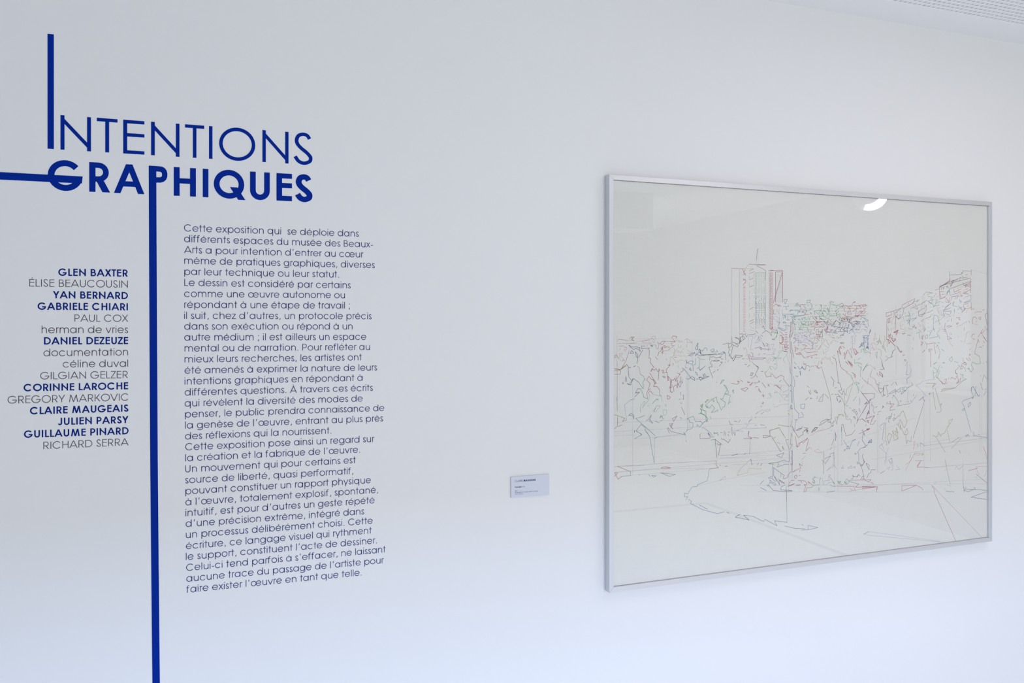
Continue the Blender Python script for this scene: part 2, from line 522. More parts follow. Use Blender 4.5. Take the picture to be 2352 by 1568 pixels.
    if ch == 'o': return 655, ring(40, 615, -o, XH + o, w)
    if ch == 'œ': return 1137, ring(40, 600, -o, XH + o, w) + [[(x + 487, y) for x, y in qd] for qd in glyph('e', w)[1]]
    if ch == 'p': return 682, ring(93, 641, -o, XH + o, w) + rect(75, 75 + w, DESC, XH)
    if ch == 'q': return 682, ring(42, 590, -o, XH + o, w) + rect(608 - w, 608, DESC, XH)
    if ch == 'r': return 301, rect(75, 75 + w, 0, XH) + strip(arcp(75 + w / 2 + 130, XH - 150, 130, 150 + o - w / 2, 180, 62), w)
    if ch == 's': return 388, ess(28, 355, -o, XH + o, w, 3)
    if ch == 't': return 339, rect(170 - w / 2, 170 + w / 2, 0, CAP) + rect(30, 310, XH - v, XH)
    if ch == 'u':
        q = arch(75, 540, w)
        q = [[(615 - x, XH - y) for x, y in qd] for qd in q]
        return 608, q + rect(540 - w, 540, 0, XH)
    if ch == 'v':
        hw = hwid(w, 250, XH)
        return 554, lean(277 - hw / 2, 0, 15, XH, hw) + lean(277 - hw / 2, 0, 539 - hw, XH, hw)
    if ch == 'w':
        hw = hwid(w, 200, XH)
        return 831, lean(225 - hw / 2, 0, 12, XH, hw) + lean(225 - hw / 2, 0, 415 - hw / 2, XH, hw) + lean(605 - hw / 2, 0, 415 - hw / 2, XH, hw) + lean(605 - hw / 2, 0, 819 - hw, XH, hw)
    if ch == 'x':
        hw = hwid(w, 380, XH)
        return 480, lean(10, 0, 455 - hw, XH, hw) + lean(470 - hw, 0, 25, XH, hw)
    if ch == 'y':
        hw = hwid(w, 250, XH)
        xb = 268 - hw / 2
        return 536, lean(xb, 0, 12, XH, hw) + lean(xb - (524 - hw - xb) * 190 / XH, DESC, 524 - hw, XH, hw)
    if ch == 'z':
        hw = hwid(w, 300, XH)
        return 425, rect(15, 405, 0, v) + rect(22, 398, XH - v, XH) + lean(15, v, 398 - hw, XH - v, hw)
    if ch == '.': return 277, rect(138 - w * .6, 138 + w * .6, 0, w * 1.2)
    if ch == ',': return 277, lean(90, -95, 90 + 55, 100, w)
    if ch == ';': return 277, lean(90, -95, 90 + 55, 100, w) + rect(138 - w * .2, 138 + w * 1.0, XH - w * 1.2, XH)
    if ch == '’': return 351, [[(145, 515), (145 + w * .7, 515), (205 + w * .55, CAP + 10), (205 - w * .6, CAP + 10)]]
    if ch == '-': return 332, rect(45, 287, 210, 210 + v)
    if ch == '°': return 350, ring(60, 290, 500, 730, w * .7, n=12)
    if ch == '0': return 554, ring(45, 510, -o, CAP + o, w, n=24)
    if ch == '1': return 554, rect(260 - w / 2, 260 + w / 2, 0, CAP) + lean(130, CAP - 130, 230, CAP, w)
    if ch == '2': return 554, strip(arcp(275, 500, 175, 180, 170, -40) + [(80, w / 2)], w) + rect(60, 510, 0, v)
    if ch == '3': return 554, strip(arcp(265, 530, 150, 150, 150, -90), w) + strip(arcp(270, 205, 185, 180, 90, -150), w)
    if ch == '5': return 554, strip([(460, CAP - w / 2), (180, CAP - w / 2), (120, 400)], w) + strip(arcp(260, 235, 200, 200, 125, -150), w)
    if ch == '7': return 554, rect(40, 500, CAP - v, CAP) + lean(140, 0, 500 - w, CAP - v, w * 1.1)
    raise ValueError(ch)

def arch(x0, x1, w):
    rx = (x1 - x0 - w) / 2
    ry = min(rx * 1.0, XH * .5)
    cy = XH + 10 - w / 2 - ry
    return strip(arcp((x0 + x1) / 2, cy, rx, ry, 180, 0, 14) + [(x1 - w / 2, 0)], w)

def accent(ch, cx, top, w):
    t = w * .85
    if ch in 'éÉ': return lean(cx - 40, top + 55, cx + 35, top + 175, t * 1.1)
    if ch in 'èàÈÀ': return lean(cx + 0, top + 55, cx - 75, top + 175, t * 1.1)
    return lean(cx - 100, top + 55, cx - t * .55, top + 160, t * 1.1) + lean(cx + 100 - t * 1.1, top + 55, cx - t * .55, top + 160, t * 1.1)

def runs(segments, em_track=0.0):
    """lay out [(text, bold, w)] -> quads in em units and ink limits"""
    x = 0.0
    Q = []
    for text, bold, w in segments:
        for c in text:
            a, q = glyph(c, w, bold)
            for qd in q: Q.append([(px + x, py) for px, py in qd])
            x += a + em_track
    xs = [p[0] for qd in Q for p in qd]
    return Q, min(xs), max(xs)

LIFT = 0.0006
def quads_to_mesh(name, Q, fn, m, parent, lift=LIFT, thick=0.0):
    """Q quads in glyph units; fn maps (x, y) -> (wall x, wall z)"""
    V, Fc = [], []
    for k, qd in enumerate(Q):
        y = -lift - 0.000006 * (k % 41)
        pts = [fn(*p) for p in qd]
        ar = sum(pts[i][0] * pts[(i + 1) % 4][1] - pts[(i + 1) % 4][0] * pts[i][1] for i in range(4))
        if ar < 0: pts = pts[::-1]
        n = len(V)
        V += [(x, y, z) for x, z in pts]
        Fc.append((n, n + 1, n + 2, n + 3))
        if thick:
            V += [(x, y + thick, z) for x, z in pts]
            for i in range(4):
                j = (i + 1) % 4
                Fc.append((n + j, n + i, n + 4 + i, n + 4 + j))
    o = link_mesh(name, V, Fc, m)
    hang(o, parent)
    return o

def line_fn(pL, pR, x0, x1, vscale=1.0, slant=0.0):
    a = Vector(at(*pL)); b = Vector(at(*pR))
    e = (b - a) / (x1 - x0)
    s = e.length * vscale
    up = Vector((-e.y, e.x)).normalized() * s
    up = Vector((up.x * 0.0, s))           # letters stay upright on the wall
    def fn(x, y):
        p = a + e * (x - x0 + y * slant) + up * y
        return (p.x, p.y)
    return fn

# ------------------------------------------------------------------ title
W_REG, W_BOLD = 77.0, 142.0
def quad_fn(pBL, pBR, pTL, x0, x1):
    a, b, c = Vector(at(*pBL)), Vector(at(*pBR)), Vector(at(*pTL))
    ex, ey = (b - a) / (x1 - x0), (c - a) / CAP
    def fn(x, y):
        p = a + ex * (x - x0) + ey * y
        return (p.x, p.y)
    return fn

def pixquad(pts):
    return [at(*p) for p in pts]

def poly_part(name, polys, m, parent, lift=LIFT, thick=0.0005):
    return quads_to_mesh(name, polys, lambda x, z: (x, z), m, parent, lift, thick)

p0 = at(109, 341)
title1 = thing('title_lettering', (p0[0], 0, p0[1]), 'thin blue capital letters spelling INTENTIONS, its first letter a tall thick bar', 'lettering', 'blue title words on the wall')
p0 = at(109, 440)
title2 = thing('title_lettering', (p0[0], 0, p0[1]), 'heavy blue capitals spelling GRAPHIQUES, with a bar running left and a stem running down', 'lettering', 'blue title words on the wall')

o = poly_part('letter', [pixquad([(109.3, 341.3), (123.8, 342.3), (123.7, 79.0), (109.2, 77.6)])], M_BLUE, title1)
o['label'] = 'tall thick bar forming the letter I'
base1 = lambda x: 343.3 + .0614 * (x - 139)
cap1 = lambda x: 269.0 + .0742 * (x - 205)
base2 = lambda x: 440.0 + .0472 * (x - 205)
cap2 = lambda x: 372.0 + .0588 * (x - 205)
def title_letter(ch, xl, xr, base, cap, w, bold, parent):
    a, q = glyph(ch, w, bold)
    xs = [p[0] for qd in q for p in qd]
    fn = quad_fn((xl, base(xl)), (xr, base(xr)), (xl, cap(xl)), min(xs), max(xs))
    return quads_to_mesh('letter', q, fn, M_BLUE, parent, LIFT, 0.0005)
for ch, xl, xr in [('N', 139, 209), ('T', 222.3, 270), ('E', 283, 331.7), ('N', 347, 412.3), ('T', 425, 469), ('I', 480, 488), ('O', 503.3, 586.3), ('N', 602.7, 662.7), ('S', 674.3, 717.7)]:
    title_letter(ch, xl, xr, base1, cap1, W_REG, False, title1)
# G with its long bar
a_, q_ = 0, ring(40, 790, -10, CAP + 10, W_BOLD, 40, 357, 28)
fn = quad_fn((109.7, base2(109.7)), (190, base2(190)), (109.7, cap2(109.7)), 40, 790)
gq = [[fn(*p) for p in qd] for qd in q_]
gq.append(pixquad([(-700, 357.0), (-700, 379.6), (188.2, 421.2), (190, 405.3)]))
o = poly_part('letter', gq, M_BLUE, title2)
o['label'] = 'letter G with a long bar running off to the left'
for ch, xl, xr in [('R', 205, 253), ('A', 261.7, 331.7)]:
    title_letter(ch, xl, xr, base2, cap2, W_BOLD, True, title2)
# P: bowl and the stem that runs down the wall
PT = [(341.6, 380.2), (342.3, 560), (343.6, 810), (345.1, 1060), (347.4, 1314), (350.0, 1568), (354.0, 1900), (357.2, 2130)]
pq = []
for (xa, ya), (xb, yb) in zip(PT[:-1], PT[1:]):
    pq.append(pixquad([(xa, ya), (xb, yb), (xb + 17.3, yb), (xa + 17.4, ya + (1.0 if ya < 400 else 0))]))
v_ = 12.4
bowl = arcp(384.6 - v_ / 2 - 13.1, 401.0, 13.6, 13.1 + .3, 90, -90, 14)
bowl = [(358.0, 388.3 - 0.2)] + [(x, 401.0 - (y - 401.0)) for x, y in bowl]
bowl = [(358, 387.4), (365, 387.9), (370, 388.6), (374.2, 390.6), (377.0, 394.2), (378.4, 399.2), (378.2, 404.4), (376.4, 409.0), (373.0, 411.9), (368, 413.2), (358, 413.0)]
for qd in strip(bowl, v_): pq.append(pixquad(qd))
o = poly_part('letter', pq, M_BLUE, title2)
o['label'] = 'letter P with a stem running down to the floor'
for ch, xl, xr in [('H', 399, 450), ('I', 465.7, 478.7), ('Q', 491, 563.7), ('U', 574.3, 619.7), ('E', 635, 670.7), ('S', 677.7, 717.7)]:
    title_letter(ch, xl, xr, base2, cap2, W_BOLD, True, title2)

# ------------------------------------------------------------------ list of names
NS = 400.0 / 1254.0
NAMES = [('GLEN BAXTER', 1, 420, 229, 921, 236), ('ÉLISE BEAUCOUSIN', 0, 212, 306, 921, 315), ('YAN BERNARD', 1, 381, 391, 921, 397),
 ('GABRIELE CHIARI', 1, 271, 474, 921, 478), ('PAUL COX', 0, 537, 559, 923, 560), ('herman de vries', 0, 300, 642, 923, 641),
 ('DANIEL DEZEUZE', 1, 317, 724, 923, 721), ('documentation', 0, 314, 808, 923, 802), ('céline duval', 0, 452, 889, 923, 884),
 ('GILGIAN GELZER', 0, 290, 975, 921, 965), ('CORINNE LAROCHE', 1, 170, 1061, 923, 1046), ('GREGORY MARKOVIC', 0, 55, 1149, 923, 1127),
 ('CLAIRE MAUGEAIS', 1, 216, 1227, 925, 1206), ('JULIEN PARSY', 1, 417, 1304, 925, 1289), ('GUILLAUME PINARD', 1, 173, 1396, 926, 1369),
 ('RICHARD SERRA', 0, 313, 1477, 926, 1449)]
p0 = at(295, 1030)
names = thing('name_list', (p0[0], 0, p0[1]), 'right-aligned column of sixteen names in bold blue and thin grey letters', 'lettering')
for text, bold, xl, yl, xr, yr in NAMES:
    Q, a0, a1 = runs([(text, bool(bold), 128.0 if bold else 62.0)], 0.0)
    fn = line_fn((xl * NS, 560 + yl * NS), (xr * NS, 560 + yr * NS), a0, a1, VN)
    o = quads_to_mesh('name_line', Q, fn, M_BLUE_NAME if bold else M_GREY_TEXT, names)
    o['label'] = ('bold blue name line' if bold else 'thin dark grey name line')

# ------------------------------------------------------------------ introduction text
TS = 500.0 / 2352.0
TEXT = [
 (500, 'Cette exposition qui  se déploie dans', 107, 146, 1995, 205), (500, 'différents espaces du musée des Beaux-', 108, 262, 2147, 321),
 (500, 'Arts a pour intention d’entrer au cœur', 108, 381, 2045, 429), (500, 'même de pratiques graphiques, diverses', 110, 497, 2168, 543),
 (500, 'par leur technique ou leur statut.', 110, 617, 1780, 646), (500, 'Le dessin est considéré par certains', 110, 735, 1908, 762),
 (500, 'comme une œuvre autonome ou', 108, 855, 1845, 869), (500, 'répondant à une étape de travail ;', 110, 973, 1900, 981),
 (500, 'il suit, chez d’autres, un protocole précis', 108, 1092, 2133, 1095), (500, 'dans son exécution ou répond à un', 110, 1208, 1927, 1206),
 (500, 'autre médium ; il est ailleurs un espace', 110, 1326, 2075, 1318), (780, 'mental ou de narration. Pour refléter au', 113, 128, 2115, 110),
 (780, 'mieux leurs recherches, les artistes ont', 113, 246, 2027, 222), (780, 'été amenés à exprimer la nature de leurs', 113, 366, 2193, 331),
 (780, 'intentions graphiques en répondant à', 113, 485, 2035, 443), (780, 'différentes questions. À travers ces écrits', 115, 603, 2147, 551),
 (780, 'qui révèlent la diversité des modes de', 115, 722, 2037, 666), (780, 'penser, le public prendra connaissance de', 118, 840, 2270, 768),
 (780, 'la genèse de l’œuvre, entrant au plus près', 118, 960, 2258, 880), (780, 'des réflexions qui la nourrissent.', 118, 1077, 1697, 1013),
 (780, 'Cette exposition pose ainsi un regard sur', 120, 1194, 2163, 1102), (780, 'la création et la fabrique de l’œuvre.', 120, 1313, 2008, 1218),
 (1070, 'Un mouvement qui pour certains est', 120, 68, 1960, -33), (1070, 'source de liberté, quasi performatif,', 120, 187, 1935, 85),
 (1070, 'pouvant constituer un rapport physique', 122, 306, 2125, 183), (1070, 'à l’œuvre, totalement explosif, spontané,', 122, 425, 2203, 288),
 (1070, 'intuitif, est pour d’autres un geste répété', 122, 542, 2165, 400), (1070, 'd’une précision extrême, intégré dans', 125, 658, 2053, 520),
 (1070, 'un processus délibérément choisi. Cette', 127, 778, 2145, 620), (1070, 'écriture, ce langage visuel qui rythment', 127, 898, 2133, 726),
 (1070, 'le support, constituent l’acte de dessiner.', 127, 1015, 2190, 833), (1070, 'Celui-ci tend parfois à s’effacer, ne laissant', 130, 1133, 2283, 930),
 (1070, 'aucune trace du passage de l’artiste pour', 132, 1250, 2265, 1047), (1070, 'faire exister l’œuvre en tant que telle.', 133, 1368, 2025, 1180)]
p0 = at(425, 1360)
intro = thing('introduction_text', (p0[0], 0, p0[1]), 'long paragraph of small thin blue lettering right of the vertical bar', 'lettering')
for off, text, xl, yl, xr, yr in TEXT:
    Q, a0, a1 = runs([(text, False, 66.0)], 0.0)
    fn = line_fn((400 + xl * TS, off + yl * TS), (400 + xr * TS, off + yr * TS), a0, a1, VT)
    quads_to_mesh('text_line', Q, fn, M_BLUE_TEXT, intro)

# ------------------------------------------------------------------ caption card beside the picture
cxa, cza = at(1174, 1142.9, -0.005); cxb, _ = at(1261.8, 1136.5, -0.005)
_, czt = at(1174, 1094.9, -0.005)
card = thing('caption_card', (cxa, 0, cza), 'small pale caption card on the wall, left of the framed picture', 'label')
hang(box('card', (cxa, -0.005, cza), (cxb, 0, czt), M_CARD), card)
CS = 100.0 / 2352.0
def cap_line(segs, xl, yl, xr, yr, vs=1.0, sl=0.0):
    Q, a0, a1 = runs(segs)
    fn0 = line_fn((1170 + xl * CS, 1085 + yl * CS), (1170 + xr * CS, 1085 + yr * CS), a0, a1, vs, sl)
    o = quads_to_mesh('caption_line', Q, fn0, M_BLUE_TEXT, card, 0.0056)
cap_line([('CLAIRE ', False, 60)], 258, 495, 690, 467)
cap_line([('MAUGEAIS', True, 150)], 735, 462, 1385, 420)
cap_line([('Paysage n° 3', False, 120)], 262, 798, 778, 768, 1.0, 0.2)
cap_line([('2011.', False, 70)], 262, 1008, 432, 998)
cap_line([('fils de soie de couleur, trame à ombrer.', False, 70)], 262, 1086, 1528, 992)
cap_line([('135 x 170 cm.', False, 70)], 262, 1178, 705, 1146)

# ------------------------------------------------------------------ framed picture
FXL, FXR, FZB, FZT, FD, FW = 1.2124, 2.9412, 0.7085, 2.0765, 0.0315, 0.0162
pic = thing('framed_picture', (FXL, 0, FZB), 'large cityscape sewn in coloured threads behind glass in a slim aluminium frame', 'picture')
def rail(kind):
    # mitred bar with a 4 mm step where the glass sits
    a = 0.00025
    if kind == 'top': O0, O1, I0, I1 = (FXL + a, FZT), (FXR - a, FZT), (FXL + FW + a, FZT - FW), (FXR - FW - a, FZT - FW)
    if kind == 'bottom': O0, O1, I0, I1 = (FXR - a, FZB), (FXL + a, FZB), (FXR - FW - a, FZB + FW), (FXL + FW + a, FZB + FW)
    if kind == 'left': O0, O1, I0, I1 = (FXL, FZB + a), (FXL, FZT - a), (FXL + FW, FZB + FW + a), (FXL + FW, FZT - FW - a)
    if kind == 'right': O0, O1, I0, I1 = (FXR, FZT - a), (FXR, FZB + a), (FXR - FW, FZT - FW - a), (FXR - FW, FZB + FW + a)
    V = []
    c = 0.0006
    def inw(O, I, t): return (O[0] + (I[0] - O[0]) * t, O[1] + (I[1] - O[1]) * t)
    for O, I in ((O0, I0), (O1, I1)):
        prof = [(O, 0.0), (O, -FD + c), (inw(O, I, c / FW), -FD), (inw(O, I, 1 - c / FW), -FD), (I, -FD + c), (I, -0.004), (I, 0.0)]
        V += [(p[0], y, p[1]) for p, y in prof]
    n = 7
    Fc = [(i, i + 1, n + i + 1, n + i) for i in range(n - 1)] + [(n - 1, 0, n, 2 * n - 1)] + [tuple(range(n))[::-1], tuple(range(n, 2 * n))]
    return V, Fc
for kind in ('top', 'bottom', 'left', 'right'):
    V, Fc = rail(kind)
    o = link_mesh('frame_rail', V, Fc, M_ALU_H if kind in ('top', 'bottom') else M_ALU_V)
    bm = bmesh.new(); bm.from_mesh(o.data); bmesh.ops.recalc_face_normals(bm, faces=bm.faces); bm.to_mesh(o.data); bm.free()
    hang(o, pic)
YS, YG = -0.0225, -0.0275
hang(box('backing_board', (FXL + FW, -0.016, FZB + FW), (FXR - FW, -0.006, FZT - FW), M_CARD), pic)
silk = box('silk_panel', (FXL + FW + .001, YS, FZB + FW + .001), (FXR - FW - .001, -0.0165, FZT - FW - .001), M_SILK)
hang(silk, pic)
silk['label'] = 'off-white woven silk sheet carrying the threads'
gl = link_mesh('glass', [(FXL + FW, YG, FZB + FW), (FXR - FW, YG, FZB + FW), (FXR - FW, YG, FZT - FW), (FXL + FW, YG, FZT - FW)], [(0, 1, 2, 3)], M_GLASS)
hang(gl, pic)

